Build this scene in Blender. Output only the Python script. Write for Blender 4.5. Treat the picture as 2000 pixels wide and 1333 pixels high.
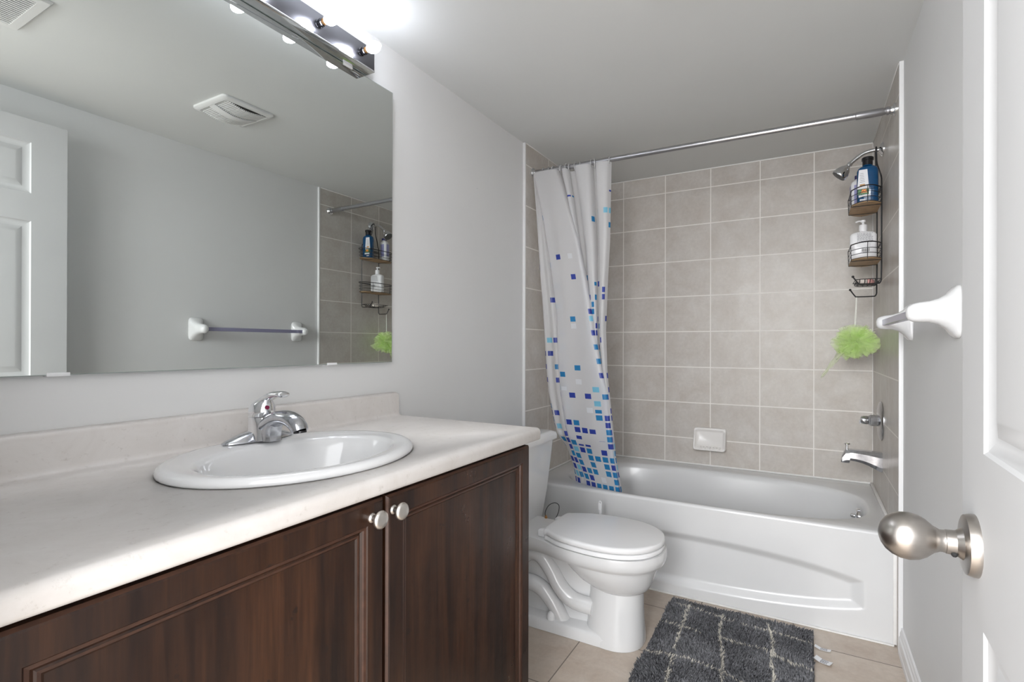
import bpy, bmesh, math, random
from mathutils import Vector, Matrix
random.seed(7)
S = bpy.context.scene
for o in list(bpy.data.objects):
    bpy.data.objects.remove(o)
COL = S.collection
PI = math.pi

# ---------------------------------------------------------------- camera
F_PX, SHX, SHY = 997.785, 28.67, 6.54
YAW, PITCH, ROLL = -0.5027, 0.0013, 0.0025
CAM = Vector((1.2190, -3.0103, 1.0756))
cy, sy, cp, sp = math.cos(YAW), math.sin(YAW), math.cos(PITCH), math.sin(PITCH)
FW = Vector((sy*cp, cy*cp, sp)); R0 = Vector((cy, -sy, 0)); U0 = R0.cross(FW)
RR = R0*math.cos(ROLL) + U0*math.sin(ROLL); UU = U0*math.cos(ROLL) - R0*math.sin(ROLL)
cd = bpy.data.cameras.new('camera'); cam = bpy.data.objects.new('camera', cd); COL.objects.link(cam)
m3 = Matrix((RR, UU, -FW)).transposed()
cam.matrix_world = Matrix.Translation(CAM) @ m3.to_4x4()
cd.sensor_width = 36; cd.sensor_fit = 'HORIZONTAL'; cd.lens = F_PX*36/2000
cd.shift_x = -SHX/2000; cd.shift_y = SHY/2000; cd.clip_start = 0.02
S.camera = cam
# ---------------------------------------------------------------- world, exposure, lights
S.view_settings.view_transform = 'Standard'; S.view_settings.look = 'None'
S.view_settings.gamma = 1.0; S.view_settings.use_curve_mapping = False
S.cycles.transparent_max_bounces = 32
S.view_settings.exposure = 1.30
W = bpy.data.worlds.new('world'); S.world = W; W.use_nodes = True
W.node_tree.nodes['Background'].inputs[0].default_value = (0.97, 0.98, 1.0, 1)
W.node_tree.nodes['Background'].inputs[1].default_value = 2.25
BULB_E = 27.0
# fill light added in the unseen hallway behind the doorway
ld = bpy.data.lights.new('hall_fill', 'AREA'); ld.shape = 'RECTANGLE'; ld.size = 1.2; ld.size_y = 1.2
ld.energy = 37; ld.color = (0.965, 0.98, 1.0)
lo = bpy.data.objects.new('hall_fill', ld); COL.objects.link(lo)
lo.location = (.74, -4.7, 1.86); lo.rotation_euler = (math.radians(88), 0, 0)

# ---------------------------------------------------------------- dimensions
WX = 1.5004          # tiled width of the alcove
PL, PR = -0.012, WX+0.012   # painted wall planes
AY = -0.807          # front edge of the wall tiles
NY = -2.88           # inner face of the near wall
CZ = 2.0743          # ceiling
TUBY = -0.770; TUBZ = 0.400
CT = 0.8395          # counter top

# ---------------------------------------------------------------- materials
def new_mat(name):
    m = bpy.data.materials.new(name); m.use_nodes = True
    nt = m.node_tree; b = nt.nodes['Principled BSDF']
    return m, nt, b
def N(nt, t, **kw):
    n = nt.nodes.new(t)
    for k, v in kw.items():
        if k == 'inp':
            for a, c in v.items(): n.inputs[a].default_value = c
        else: setattr(n, k, v)
    return n
def mixcol(nt, fac, a, b, blend='MIX'):
    n = nt.nodes.new('ShaderNodeMix'); n.data_type = 'RGBA'; n.blend_type = blend
    for idx, v in ((0, fac), (6, a), (7, b)):
        if hasattr(v, 'links') or hasattr(v, 'is_linked'): nt.links.new(v, n.inputs[idx])
        else: n.inputs[idx].default_value = v if idx == 0 else (*v[:3], 1)
    return n.outputs[2]
def simple(name, col, rough=0.5, metal=0.0, noise=0.0, nscale=8, bump=0.0, bscale=200, coat=0.0, spec=0.5, trans=0.0, sub=0.0, coordname='Object'):
    m, nt, b = new_mat(name)
    b.inputs['Base Color'].default_value = (*col, 1); b.inputs['Roughness'].default_value = rough
    b.inputs['Metallic'].default_value = metal; b.inputs['Coat Weight'].default_value = coat
    b.inputs['Specular IOR Level'].default_value = spec
    b.inputs['Transmission Weight'].default_value = trans
    tc = N(nt, 'ShaderNodeTexCoord')
    if noise > 0 or True:
        nz = N(nt, 'ShaderNodeTexNoise', inp={'Scale': nscale, 'Detail': 4.0}); nt.links.new(tc.outputs[coordname], nz.inputs['Vector'])
        mr = N(nt, 'ShaderNodeMapRange', inp={'From Min': .3, 'From Max': .7, 'To Min': 1-max(noise, .01), 'To Max': 1+max(noise, .01)})
        nt.links.new(nz.outputs['Fac'], mr.inputs['Value'])
        hs = N(nt, 'ShaderNodeHueSaturation', inp={'Color': (*col, 1)}); nt.links.new(mr.outputs[0], hs.inputs['Value'])
        nt.links.new(hs.outputs[0], b.inputs['Base Color'])
    if bump > 0:
        n2 = N(nt, 'ShaderNodeTexNoise', inp={'Scale': bscale, 'Detail': 3.0}); nt.links.new(tc.outputs[coordname], n2.inputs['Vector'])
        bp = N(nt, 'ShaderNodeBump', inp={'Strength': bump, 'Distance': 0.001}); nt.links.new(n2.outputs['Fac'], bp.inputs['Height'])
        nt.links.new(bp.outputs[0], b.inputs['Normal'])
    return m
M = {}
M['paint'] = simple('wall_paint', (0.71, 0.71, 0.705), 0.55, noise=.012, nscale=3, bump=.08, bscale=350)
M['ceiling'] = simple('ceiling_paint', (0.69, 0.70, 0.69), 0.7, noise=.012, nscale=3, bump=.08, bscale=300)
M['white_trim'] = simple('white_trim_paint', (0.80, 0.80, 0.80), 0.4, noise=.01)
M['caulk'] = simple('white_caulk', (0.80, 0.79, 0.77), 0.5, noise=.05, nscale=30)
M['door'] = simple('door_paint', (0.545, 0.545, 0.545), 0.6, noise=.01, bump=.05, bscale=120)
M['porcelain'] = simple('white_porcelain', (0.70, 0.70, 0.70), 0.09, noise=.008, coat=.3)
M['tub'] = simple('tub_enamel', (0.67, 0.67, 0.67), 0.24, noise=.01, coat=.2)
M['seat'] = simple('white_seat_plastic', (0.80, 0.80, 0.805), 0.22, noise=.008)
M['chrome'] = simple('chrome', (0.80, 0.81, 0.83), 0.06, 1.0, noise=.03, nscale=60)
M['spot_chrome'] = simple('water_spotted_chrome', (0.56, 0.57, 0.60), 0.14, 1.0, noise=.15, nscale=90)
M['steel'] = simple('brushed_rod_steel', (0.48, 0.48, 0.50), 0.28, 1.0, noise=.04, nscale=40)
M['nickel'] = simple('satin_nickel', (0.46, 0.43, 0.40), 0.30, 1.0, noise=.05, nscale=30)
M['knobn'] = simple('cabinet_knob_nickel', (0.72, 0.69, 0.65), 0.3, 1.0, noise=.03, nscale=30)
M['black_wire'] = simple('black_coated_wire', (0.012, 0.012, 0.014), 0.4, noise=.05)
M['bamboo'] = simple('bamboo_board', (0.42, 0.27, 0.14), 0.5, noise=.18, nscale=40)
M['black_plastic'] = simple('black_plastic', (0.01, 0.01, 0.012), 0.25, noise=.05)
M['blue_bottle'] = simple('blue_bottle_plastic', (0.003, 0.055, 0.150), 0.12, noise=.2, nscale=14, coat=.4)
M['white_plastic'] = simple('white_plastic', (0.78, 0.78, 0.79), 0.25, noise=.01)
M['lavender'] = simple('lavender_print', (0.32, 0.32, 0.55), 0.4, noise=.1)
M['navy'] = simple('navy_plastic', (0.02, 0.02, 0.10), 0.3, noise=.05)
M['clear_ring'] = simple('translucent_ring_plastic', (0.75, 0.75, 0.76), 0.15, noise=.02, trans=.4)
M['dark_socket'] = simple('dark_chrome_socket', (0.10, 0.10, 0.11), 0.15, 1.0, noise=.3, nscale=200)
M['brass'] = simple('brass', (0.55, 0.30, 0.12), 0.35, 1.0, noise=.1, nscale=90)
M['dark'] = simple('dark_gap', (0.01, 0.01, 0.01), 0.8)
M['grey_print'] = simple('grey_print', (0.22, 0.22, 0.24), 0.5, noise=.4, nscale=700)
M['black_print'] = simple('black_print', (0.02, 0.02, 0.02), 0.5)
M['orange_print'] = simple('amber_print', (0.55, 0.30, 0.10), 0.4, noise=.3, nscale=300)
M['paper'] = simple('white_label_paper', (0.75, 0.76, 0.78), 0.4, noise=.02)
M['cord'] = simple('white_cord', (0.75, 0.75, 0.70), 0.7, noise=.05, nscale=200)
M['vent'] = simple('vent_plastic', (0.74, 0.74, 0.73), 0.45, noise=.02)
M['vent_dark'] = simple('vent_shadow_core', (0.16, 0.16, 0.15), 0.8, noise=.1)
M['plate'] = simple('satin_chrome_plate', (0.16, 0.16, 0.175), 0.30, 1.0, noise=.02, nscale=10)
M['rubber'] = simple('mat_backing', (0.04, 0.04, 0.043), 0.9, noise=.1)

def m_mirror():
    m, nt, b = new_mat('mirror_silver')
    b.inputs['Metallic'].default_value = 1; b.inputs['Roughness'].default_value = 0.0
    tc = N(nt, 'ShaderNodeTexCoord'); nz = N(nt, 'ShaderNodeTexNoise', inp={'Scale': 6.0})
    nt.links.new(tc.outputs['Object'], nz.inputs['Vector'])
    nt.links.new(mixcol(nt, nz.outputs['Fac'], (0.685, 0.715, 0.70), (0.695, 0.725, 0.71)), b.inputs['Base Color'])
    return m
M['mirror'] = m_mirror()
M['glass_edge'] = simple('mirror_edge_glass', (0.30, 0.34, 0.32), 0.1, noise=.1, nscale=40)

def m_tile(name, bw, rh, c1, c2, mortar, mcol, rough, mott=(0.5, 0.5)):
    """rectangular tiles laid in a straight grid; UV is in metres"""
    m, nt, b = new_mat(name)
    uv = N(nt, 'ShaderNodeUVMap'); uv.uv_map = 'UVMap'
    br = N(nt, 'ShaderNodeTexBrick'); br.offset = 0.0; br.squash = 1.0
    for k, v in {'Scale': 1.0, 'Mortar Size': mortar, 'Mortar Smooth': 0.1, 'Bias': 0.0, 'Brick Width': bw, 'Row Height': rh,
                 'Color1': (0, 0, 0, 1), 'Color2': (1, 1, 1, 1), 'Mortar': (.5, .5, .5, 1)}.items(): br.inputs[k].default_value = v
    nt.links.new(uv.outputs[0], br.inputs['Vector'])
    tc = N(nt, 'ShaderNodeTexCoord')
    n1 = N(nt, 'ShaderNodeTexNoise', inp={'Scale': 9.0, 'Detail': 6.0, 'Roughness': .62, 'Distortion': .4}); nt.links.new(tc.outputs['Object'], n1.inputs['Vector'])
    n2 = N(nt, 'ShaderNodeTexNoise', inp={'Scale': 60.0, 'Detail': 4.0, 'Roughness': .7}); nt.links.new(tc.outputs['Object'], n2.inputs['Vector'])
    r1 = N(nt, 'ShaderNodeMapRange', inp={'From Min': .3, 'From Max': .7}); nt.links.new(n1.outputs['Fac'], r1.inputs['Value'])
    a = mixcol(nt, r1.outputs[0], c1, c2)
    r2 = N(nt, 'ShaderNodeMapRange', inp={'From Min': .35, 'From Max': .65, 'To Min': 0.95, 'To Max': 1.04}); nt.links.new(n2.outputs['Fac'], r2.inputs['Value'])
    h = N(nt, 'ShaderNodeHueSaturation'); nt.links.new(a, h.inputs['Color']); nt.links.new(r2.outputs[0], h.inputs['Value'])
    sep = N(nt, 'ShaderNodeSeparateColor'); nt.links.new(br.outputs['Color'], sep.inputs[0])
    r3 = N(nt, 'ShaderNodeMapRange', inp={'To Min': 0.965, 'To Max': 1.035}); nt.links.new(sep.outputs[0], r3.inputs['Value'])
    h2 = N(nt, 'ShaderNodeHueSaturation'); nt.links.new(h.outputs[0], h2.inputs['Color']); nt.links.new(r3.outputs[0], h2.inputs['Value'])
    nt.links.new(mixcol(nt, br.outputs['Fac'], h2.outputs[0], mcol), b.inputs['Base Color'])
    rr = N(nt, 'ShaderNodeMapRange', inp={'To Min': rough, 'To Max': .8}); nt.links.new(br.outputs['Fac'], rr.inputs['Value'])
    nt.links.new(rr.outputs[0], b.inputs['Roughness']); b.inputs['Specular IOR Level'].default_value = .3
    inv = N(nt, 'ShaderNodeMath', operation='SUBTRACT'); inv.inputs[0].default_value = 1.0; nt.links.new(br.outputs['Fac'], inv.inputs[1])
    bp = N(nt, 'ShaderNodeBump', inp={'Strength': .4, 'Distance': .0015}); nt.links.new(inv.outputs[0], bp.inputs['Height'])
    bp2 = N(nt, 'ShaderNodeBump', inp={'Strength': .06, 'Distance': .002}); nt.links.new(n1.outputs['Fac'], bp2.inputs['Height']); nt.links.new(bp.outputs[0], bp2.inputs['Normal'])
    nt.links.new(bp2.outputs[0], b.inputs['Normal'])
    return m
M['wall_tile'] = m_tile('beige_wall_tile', .253, .203, (0.50, 0.455, 0.41), (0.59, 0.56, 0.525), 0.0026, (0.84, 0.81, 0.77), .34)
M['floor_tile'] = m_tile('cream_floor_tile', .338, .326, (0.45, 0.365, 0.295), (0.56, 0.49, 0.42), .0020, (0.20, 0.17, 0.15), .32)

def m_counter():
    m, nt, b = new_mat('speckled_laminate')
    tc = N(nt, 'ShaderNodeTexCoord')
    n1 = N(nt, 'ShaderNodeTexNoise', inp={'Scale': 7.0, 'Detail': 8.0, 'Roughness': .7, 'Distortion': 1.2}); nt.links.new(tc.outputs['Object'], n1.inputs['Vector'])
    n2 = N(nt, 'ShaderNodeTexNoise', inp={'Scale': 55.0, 'Detail': 6.0, 'Roughness': .75}); nt.links.new(tc.outputs['Object'], n2.inputs['Vector'])
    r1 = N(nt, 'ShaderNodeMapRange', inp={'From Min': .35, 'From Max': .62}); nt.links.new(n1.outputs['Fac'], r1.inputs['Value'])
    a = mixcol(nt, r1.outputs[0], (0.63, 0.595, 0.565), (0.69, 0.66, 0.635))
    r2 = N(nt, 'ShaderNodeMapRange', inp={'From Min': .58, 'From Max': .70, 'To Max': .5}); nt.links.new(n2.outputs['Fac'], r2.inputs['Value'])
    c = mixcol(nt, r2.outputs[0], a, (0.42, 0.38, 0.34))
    nt.links.new(c, b.inputs['Base Color']); b.inputs['Roughness'].default_value = .36
    return m
M['counter'] = m_counter()
def m_wood():
    m, nt, b = new_mat('espresso_wood')
    tc = N(nt, 'ShaderNodeTexCoord')
    mp = N(nt, 'ShaderNodeMapping', inp={'Scale': (6.0, 6.0, .55)}); nt.links.new(tc.outputs['Object'], mp.inputs['Vector'])
    n1 = N(nt, 'ShaderNodeTexNoise', inp={'Scale': 2.6, 'Detail': 8.0, 'Roughness': .6, 'Distortion': .6}); nt.links.new(mp.outputs[0], n1.inputs['Vector'])
    mp2 = N(nt, 'ShaderNodeMapping', inp={'Scale': (60.0, 60.0, 3.0)}); nt.links.new(tc.outputs['Object'], mp2.inputs['Vector'])
    n2 = N(nt, 'ShaderNodeTexNoise', inp={'Scale': 3.0, 'Detail': 5.0}); nt.links.new(mp2.outputs[0], n2.inputs['Vector'])
    r1 = N(nt, 'ShaderNodeMapRange', inp={'From Min': .32, 'From Max': .68}); nt.links.new(n1.outputs['Fac'], r1.inputs['Value'])
    a = mixcol(nt, r1.outputs[0], (0.0075, 0.0028, 0.0020), (0.048, 0.0185, 0.0078))
    r2 = N(nt, 'ShaderNodeMapRange', inp={'From Min': .35, 'From Max': .65, 'To Min': .75, 'To Max': 1.2}); nt.links.new(n2.outputs['Fac'], r2.inputs['Value'])
    h = N(nt, 'ShaderNodeHueSaturation'); nt.links.new(a, h.inputs['Color']); nt.links.new(r2.outputs[0], h.inputs['Value'])
    # small dents and rubbed spots
    n3 = N(nt, 'ShaderNodeTexNoise', inp={'Scale': 34.0, 'Detail': 3.0, 'Roughness': .6}); nt.links.new(tc.outputs['Object'], n3.inputs['Vector'])
    r3 = N(nt, 'ShaderNodeMapRange', inp={'From Min': .67, 'From Max': .70, 'To Max': .7}); nt.links.new(n3.outputs['Fac'], r3.inputs['Value'])
    nt.links.new(mixcol(nt, r3.outputs[0], h.outputs[0], (0.009, 0.005, 0.004)), b.inputs['Base Color'])
    n4 = N(nt, 'ShaderNodeTexNoise', inp={'Scale': 5.0, 'Detail': 6.0, 'Roughness': .7}); nt.links.new(tc.outputs['Object'], n4.inputs['Vector'])
    r4 = N(nt, 'ShaderNodeMapRange', inp={'From Min': .35, 'From Max': .65, 'To Min': .27, 'To Max': .5}); nt.links.new(n4.outputs['Fac'], r4.inputs['Value'])
    nt.links.new(r4.outputs[0], b.inputs['Roughness'])
    bp = N(nt, 'ShaderNodeBump', inp={'Strength': .12, 'Distance': .001}); nt.links.new(n2.outputs['Fac'], bp.inputs['Height']); nt.links.new(bp.outputs[0], b.inputs['Normal'])
    b.inputs['Specular IOR Level'].default_value = .4
    return m
M['wood'] = m_wood()
M['wood_edge'] = simple('rubbed_wood_moulding', (0.050, 0.020, 0.011), .4, noise=.25, nscale=60)

def m_curtain():
    m, nt, b = new_mat('frosted_curtain_with_squares')
    out = nt.nodes['Material Output']
    uv = N(nt, 'ShaderNodeUVMap'); uv.uv_map = 'UVMap'
    P_, Q_ = .0335, .0250
    sc = N(nt, 'ShaderNodeVectorMath', operation='SCALE'); sc.inputs['Scale'].default_value = 1/P_; nt.links.new(uv.outputs[0], sc.inputs[0])
    fl = N(nt, 'ShaderNodeVectorMath', operation='FLOOR'); nt.links.new(sc.outputs[0], fl.inputs[0])
    fr = N(nt, 'ShaderNodeVectorMath', operation='FRACTION'); nt.links.new(sc.outputs[0], fr.inputs[0])
    sx = N(nt, 'ShaderNodeSeparateXYZ'); nt.links.new(fr.outputs[0], sx.inputs[0])
    def inside(sock):
        s = N(nt, 'ShaderNodeMath', operation='SUBTRACT'); nt.links.new(sock, s.inputs[0]); s.inputs[1].default_value = .5
        a = N(nt, 'ShaderNodeMath', operation='ABSOLUTE'); nt.links.new(s.outputs[0], a.inputs[0])
        l = N(nt, 'ShaderNodeMath', operation='LESS_THAN'); nt.links.new(a.outputs[0], l.inputs[0]); l.inputs[1].default_value = Q_/P_/2
        return l.outputs[0]
    ins = N(nt, 'ShaderNodeMath', operation='MULTIPLY'); nt.links.new(inside(sx.outputs[0]), ins.inputs[0]); nt.links.new(inside(sx.outputs[1]), ins.inputs[1])
    wn = N(nt, 'ShaderNodeTexWhiteNoise', noise_dimensions='2D'); nt.links.new(fl.outputs[0], wn.inputs['Vector'])
    su = N(nt, 'ShaderNodeSeparateXYZ'); nt.links.new(uv.outputs[0], su.inputs[0])
    # density falls with the height above the hem
    dv = N(nt, 'ShaderNodeMath', operation='MULTIPLY'); nt.links.new(su.outputs[1], dv.inputs[0]); dv.inputs[1].default_value = -1/.34
    ex = N(nt, 'ShaderNodeMath', operation='EXPONENT'); nt.links.new(dv.outputs[0], ex.inputs[0])
    mu = N(nt, 'ShaderNodeMath', operation='MULTIPLY_ADD'); nt.links.new(ex.outputs[0], mu.inputs[0]); mu.inputs[1].default_value = 2.1; mu.inputs[2].default_value = .012
    top = N(nt, 'ShaderNodeMath', operation='LESS_THAN'); nt.links.new(su.outputs[1], top.inputs[0]); top.inputs[1].default_value = 1.62
    lt = N(nt, 'ShaderNodeMath', operation='LESS_THAN'); mn = N(nt, 'ShaderNodeMath', operation='MINIMUM'); nt.links.new(mu.outputs[0], mn.inputs[0]); mn.inputs[1].default_value = .72
    nt.links.new(wn.outputs['Value'], lt.inputs[0]); nt.links.new(mn.outputs[0], lt.inputs[1])
    k1 = N(nt, 'ShaderNodeMath', operation='MULTIPLY'); nt.links.new(lt.outputs[0], k1.inputs[0]); nt.links.new(ins.outputs[0], k1.inputs[1])
    k = N(nt, 'ShaderNodeMath', operation='MULTIPLY'); nt.links.new(k1.outputs[0], k.inputs[0]); nt.links.new(top.outputs[0], k.inputs[1])
    wn2 = N(nt, 'ShaderNodeTexWhiteNoise', noise_dimensions='3D')
    ad = N(nt, 'ShaderNodeVectorMath', operation='ADD'); nt.links.new(fl.outputs[0], ad.inputs[0]); ad.inputs[1].default_value = (17.3, 4.1, 9.7); nt.links.new(ad.outputs[0], wn2.inputs['Vector'])
    cr = N(nt, 'ShaderNodeValToRGB'); cr.color_ramp.interpolation = 'CONSTANT'
    e = cr.color_ramp.elements; e[0].position = 0; e[0].color = (0.022, 0.055, 0.40, 1); e[1].position = .42; e[1].color = (0.012, 0.24, 0.55, 1)
    x = e.new(.86); x.color = (0.22, 0.60, 0.80, 1); x = e.new(.96); x.color = (.8, .82, .85, 1)
    nt.links.new(wn2.outputs['Value'], cr.inputs[0])
    col = mixcol(nt, k.outputs[0], (0.89, 0.89, 0.905), cr.outputs[0])
    df = N(nt, 'ShaderNodeBsdfDiffuse'); nt.links.new(col, df.inputs['Color'])
    tr = N(nt, 'ShaderNodeBsdfTranslucent'); nt.links.new(col, tr.inputs['Color'])
    m1 = N(nt, 'ShaderNodeMixShader'); m1.inputs[0].default_value = .38; nt.links.new(df.outputs[0], m1.inputs[1]); nt.links.new(tr.outputs[0], m1.inputs[2])
    gl = N(nt, 'ShaderNodeBsdfGlossy', inp={'Roughness': .35}); m2 = N(nt, 'ShaderNodeMixShader'); m2.inputs[0].default_value = .05
    nt.links.new(m1.outputs[0], m2.inputs[1]); nt.links.new(gl.outputs[0], m2.inputs[2])
    tp = N(nt, 'ShaderNodeBsdfTransparent'); m4 = N(nt, 'ShaderNodeMixShader')
    tf = N(nt, 'ShaderNodeMapRange', inp={'To Min': .26, 'To Max': .04}); nt.links.new(k.outputs[0], tf.inputs['Value'])
    nt.links.new(tf.outputs[0], m4.inputs[0]); nt.links.new(m2.outputs[0], m4.inputs[1]); nt.links.new(tp.outputs[0], m4.inputs[2])
    nt.links.new(m4.outputs[0], out.inputs['Surface'])
    return m
M['curtain'] = m_curtain()
def m_loofah():
    m, nt, b = new_mat('lime_mesh_netting')
    out = nt.nodes['Material Output']
    tc = N(nt, 'ShaderNodeTexCoord'); nz = N(nt, 'ShaderNodeTexNoise', inp={'Scale': 25.0}); nt.links.new(tc.outputs['Object'], nz.inputs['Vector'])
    c = mixcol(nt, nz.outputs['Fac'], (0.78, 1.0, 0.42), (0.90, 1.0, 0.68))
    df = N(nt, 'ShaderNodeBsdfDiffuse'); tr = N(nt, 'ShaderNodeBsdfTranslucent'); tp = N(nt, 'ShaderNodeBsdfTransparent')
    nt.links.new(c, df.inputs[0]); nt.links.new(c, tr.inputs[0])
    m1 = N(nt, 'ShaderNodeMixShader'); m1.inputs[0].default_value = .5; nt.links.new(df.outputs[0], m1.inputs[1]); nt.links.new(tr.outputs[0], m1.inputs[2])
    m2 = N(nt, 'ShaderNodeMixShader'); m2.inputs[0].default_value = .68; nt.links.new(m1.outputs[0], m2.inputs[1]); nt.links.new(tp.outputs[0], m2.inputs[2])
    nt.links.new(m2.outputs[0], out.inputs['Surface']); return m
M['loofah'] = m_loofah()
def m_bulb():
    m, nt, b = new_mat('lit_bulb_glass')
    b.inputs['Base Color'].default_value = (1, 1, 1, 1); b.inputs['Emission Color'].default_value = (0.86, 0.90, 1.0, 1); b.inputs['Emission Strength'].default_value = BULB_E
    tc = N(nt, 'ShaderNodeTexCoord'); nz = N(nt, 'ShaderNodeTexNoise', inp={'Scale': 50.0}); nt.links.new(tc.outputs['Object'], nz.inputs['Vector'])
    nt.links.new(nz.outputs['Fac'], b.inputs['Roughness']); return m
M['bulb'] = m_bulb()
def m_plasticbar():
    m, nt, b = new_mat('clear_violet_bar_plastic')
    b.inputs['Roughness'].default_value = .18; b.inputs['Transmission Weight'].default_value = .25
    tc = N(nt, 'ShaderNodeTexCoord'); mp = N(nt, 'ShaderNodeMapping', inp={'Scale': (400., 2., 400.)}); nt.links.new(tc.outputs['Object'], mp.inputs[0])
    nz = N(nt, 'ShaderNodeTexNoise', inp={'Scale': 1.0}); nt.links.new(mp.outputs[0], nz.inputs['Vector'])
    nt.links.new(mixcol(nt, nz.outputs['Fac'], (0.25, 0.24, 0.38), (0.42, 0.41, 0.55)), b.inputs['Base Color']); return m
M['bar_plastic'] = m_plasticbar()
M['soap_pink'] = simple('pink_soap', (0.72, 0.38, 0.36), .45, noise=.3, nscale=45)
M['soap_white'] = simple('cream_soap', (0.75, 0.68, 0.62), .45, noise=.1, nscale=45)
M['pile_grey'] = simple('charcoal_pile', (0.15, 0.151, 0.16), .9, noise=.6, nscale=130, spec=.15)
M['pile_cream'] = simple('cream_pile', (0.56, 0.53, 0.47), .9, noise=.2, nscale=60, spec=.15)

# ---------------------------------------------------------------- mesh helpers
def finish(o, m, parent, smooth, angle):
    if isinstance(m, (list, tuple)):
        for x in m: o.data.materials.append(x)
    elif m is not None: o.data.materials.append(m)
    if smooth:
        o.data.polygons.foreach_set('use_smooth', [True]*len(o.data.polygons))
        if angle: o.data.set_sharp_from_angle(angle=math.radians(angle))
    if parent is not None:      # geometry is written in world coordinates: keep it there
        o.parent = parent; o.matrix_parent_inverse = wm(parent).inverted()
    return o
def obj(name, bm, m, parent=None, smooth=True, angle=35, recalc=True):
    if recalc: bmesh.ops.recalc_face_normals(bm, faces=bm.faces)
    me = bpy.data.meshes.new(name); bm.to_mesh(me); bm.free()
    o = bpy.data.objects.new(name, me); COL.objects.link(o)
    return finish(o, m, parent, smooth, angle)
def wm(o):
    b = o.matrix_basis.copy()
    if o.parent is not None: return wm(o.parent) @ o.matrix_parent_inverse @ b
    return b
def thing(name, label, cat, loc=(0, 0, 0), rz=0, group=None):
    o = bpy.data.objects.new(name, None); COL.objects.link(o); o.location = loc; o.rotation_euler = (0, 0, rz)
    o.empty_display_size = .05
    o['label'] = label; o['category'] = cat
    if group: o['group'] = group
    return o
def tag(o, label, cat, group=None):
    o['label'] = label; o['category'] = cat
    if group: o['group'] = group
    return o
def struct(o): o['kind'] = 'structure'; return o
def box(bm, lo, hi, bev=0.0, seg=2, mat=0):
    x0, y0, z0 = lo; x1, y1, z1 = hi
    v = [bm.verts.new(p) for p in [(x0, y0, z0), (x1, y0, z0), (x1, y1, z0), (x0, y1, z0), (x0, y0, z1), (x1, y0, z1), (x1, y1, z1), (x0, y1, z1)]]
    fs = [bm.faces.new([v[i] for i in q]) for q in [(0, 3, 2, 1), (4, 5, 6, 7), (0, 1, 5, 4), (1, 2, 6, 5), (2, 3, 7, 6), (3, 0, 4, 7)]]
    for f in fs: f.material_index = mat
    if bev > 0:
        es = list({e for f in fs for e in f.edges})
        r = bmesh.ops.bevel(bm, geom=es, offset=bev, segments=seg, profile=.5, affect='EDGES', clamp_overlap=True)
        for f in r['faces']: f.material_index = mat
def loft(bm, rings, cap0=True, cap1=True, closed=True, mat=0):
    R = [[bm.verts.new(p) for p in r] for r in rings]
    n = len(R[0])
    for a, b in zip(R[:-1], R[1:]):
        for i in range(n if closed else n-1):
            j = (i+1) % n
            f = bm.faces.new((a[i], a[j], b[j], b[i])); f.material_index = mat
    if cap0: bm.faces.new(list(reversed(R[0]))).material_index = mat
    if cap1: bm.faces.new(R[-1]).material_index = mat
    return R
def circ(c, r, axis, n=24, ry=None, up=None):
    """ring around axis through c"""
    a = Vector(axis).normalized()
    h = Vector(up) if up else (Vector((0, 0, 1)) if abs(a.z) < .9 else Vector((1, 0, 0)))
    u = a.cross(h).normalized(); v = a.cross(u).normalized()
    ry = r if ry is None else ry
    return [Vector(c) + u*(r*math.cos(2*PI*i/n)) + v*(ry*math.sin(2*PI*i/n)) for i in range(n)]
def lathe(bm, c, axis, prof, n=32, mat=0, cap0=True, cap1=True, up=None):
    a = Vector(axis).normalized()
    loft(bm, [circ(Vector(c)+a*t, max(r, 1e-4), a, n, up=up) for t, r in prof], cap0, cap1, mat=mat)
def catmull(P, k=8, closed=False):
    P = [Vector(p) for p in P]; n = len(P); out = []
    rng = range(n) if closed else range(n-1)
    for i in rng:
        p0 = P[(i-1) % n] if closed or i > 0 else P[0]*2-P[1]
        p1 = P[i]; p2 = P[(i+1) % n]
        p3 = P[(i+2) % n] if closed or i < n-2 else P[-1]*2-P[-2]
        for j in range(k):
            t = j/k
            out.append(0.5*((2*p1)+(p2-p0)*t+(2*p0-5*p1+4*p2-p3)*t*t+(3*p1-p0-3*p2+p3)*t**3))
    if not closed: out.append(P[-1].copy())
    return out
def tube(bm, pts, r, n=10, closed=False, mat=0, caps=True):
    pts = [Vector(p) for p in pts]; m = len(pts)
    rad = r if callable(r) else (lambda t: r)
    rings = []; prev = None
    for i, p in enumerate(pts):
        if closed: t = (pts[(i+1) % m]-pts[i-1]).normalized()
        else: t = (pts[min(i+1, m-1)]-pts[max(i-1, 0)]).normalized()
        if prev is None:
            h = Vector((0, 0, 1)) if abs(t.z) < .9 else Vector((1, 0, 0)); u = t.cross(h).normalized()
        else:
            u = (prev - t*prev.dot(t)).normalized()
        prev = u; v = t.cross(u)
        rr = rad(i/(m-1))
        rings.append([p+u*(rr*math.cos(2*PI*k/n))+v*(rr*math.sin(2*PI*k/n)) for k in range(n)])
    if closed: rings.append(rings[0])
    if closed:
        R = [[bm.verts.new(q) for q in r_] for r_ in rings[:-1]]; R.append(R[0])
        for a, b in zip(R[:-1], R[1:]):
            for i in range(n): bm.faces.new((a[i], a[(i+1) % n], b[(i+1) % n], b[i])).material_index = mat
    else: loft(bm, rings, caps, caps, mat=mat)
def sph(bm, c, r, n=16, sz=1, mat=0):
    m = n//2
    rings = [[Vector(c)+Vector((r*math.sin(PI*j/m)*math.cos(2*PI*i/n), r*math.sin(PI*j/m)*math.sin(2*PI*i/n), -sz*r*math.cos(PI*j/m))) for i in range(n)] for j in range(1, m)]
    loft(bm, rings, mat=mat)
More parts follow.
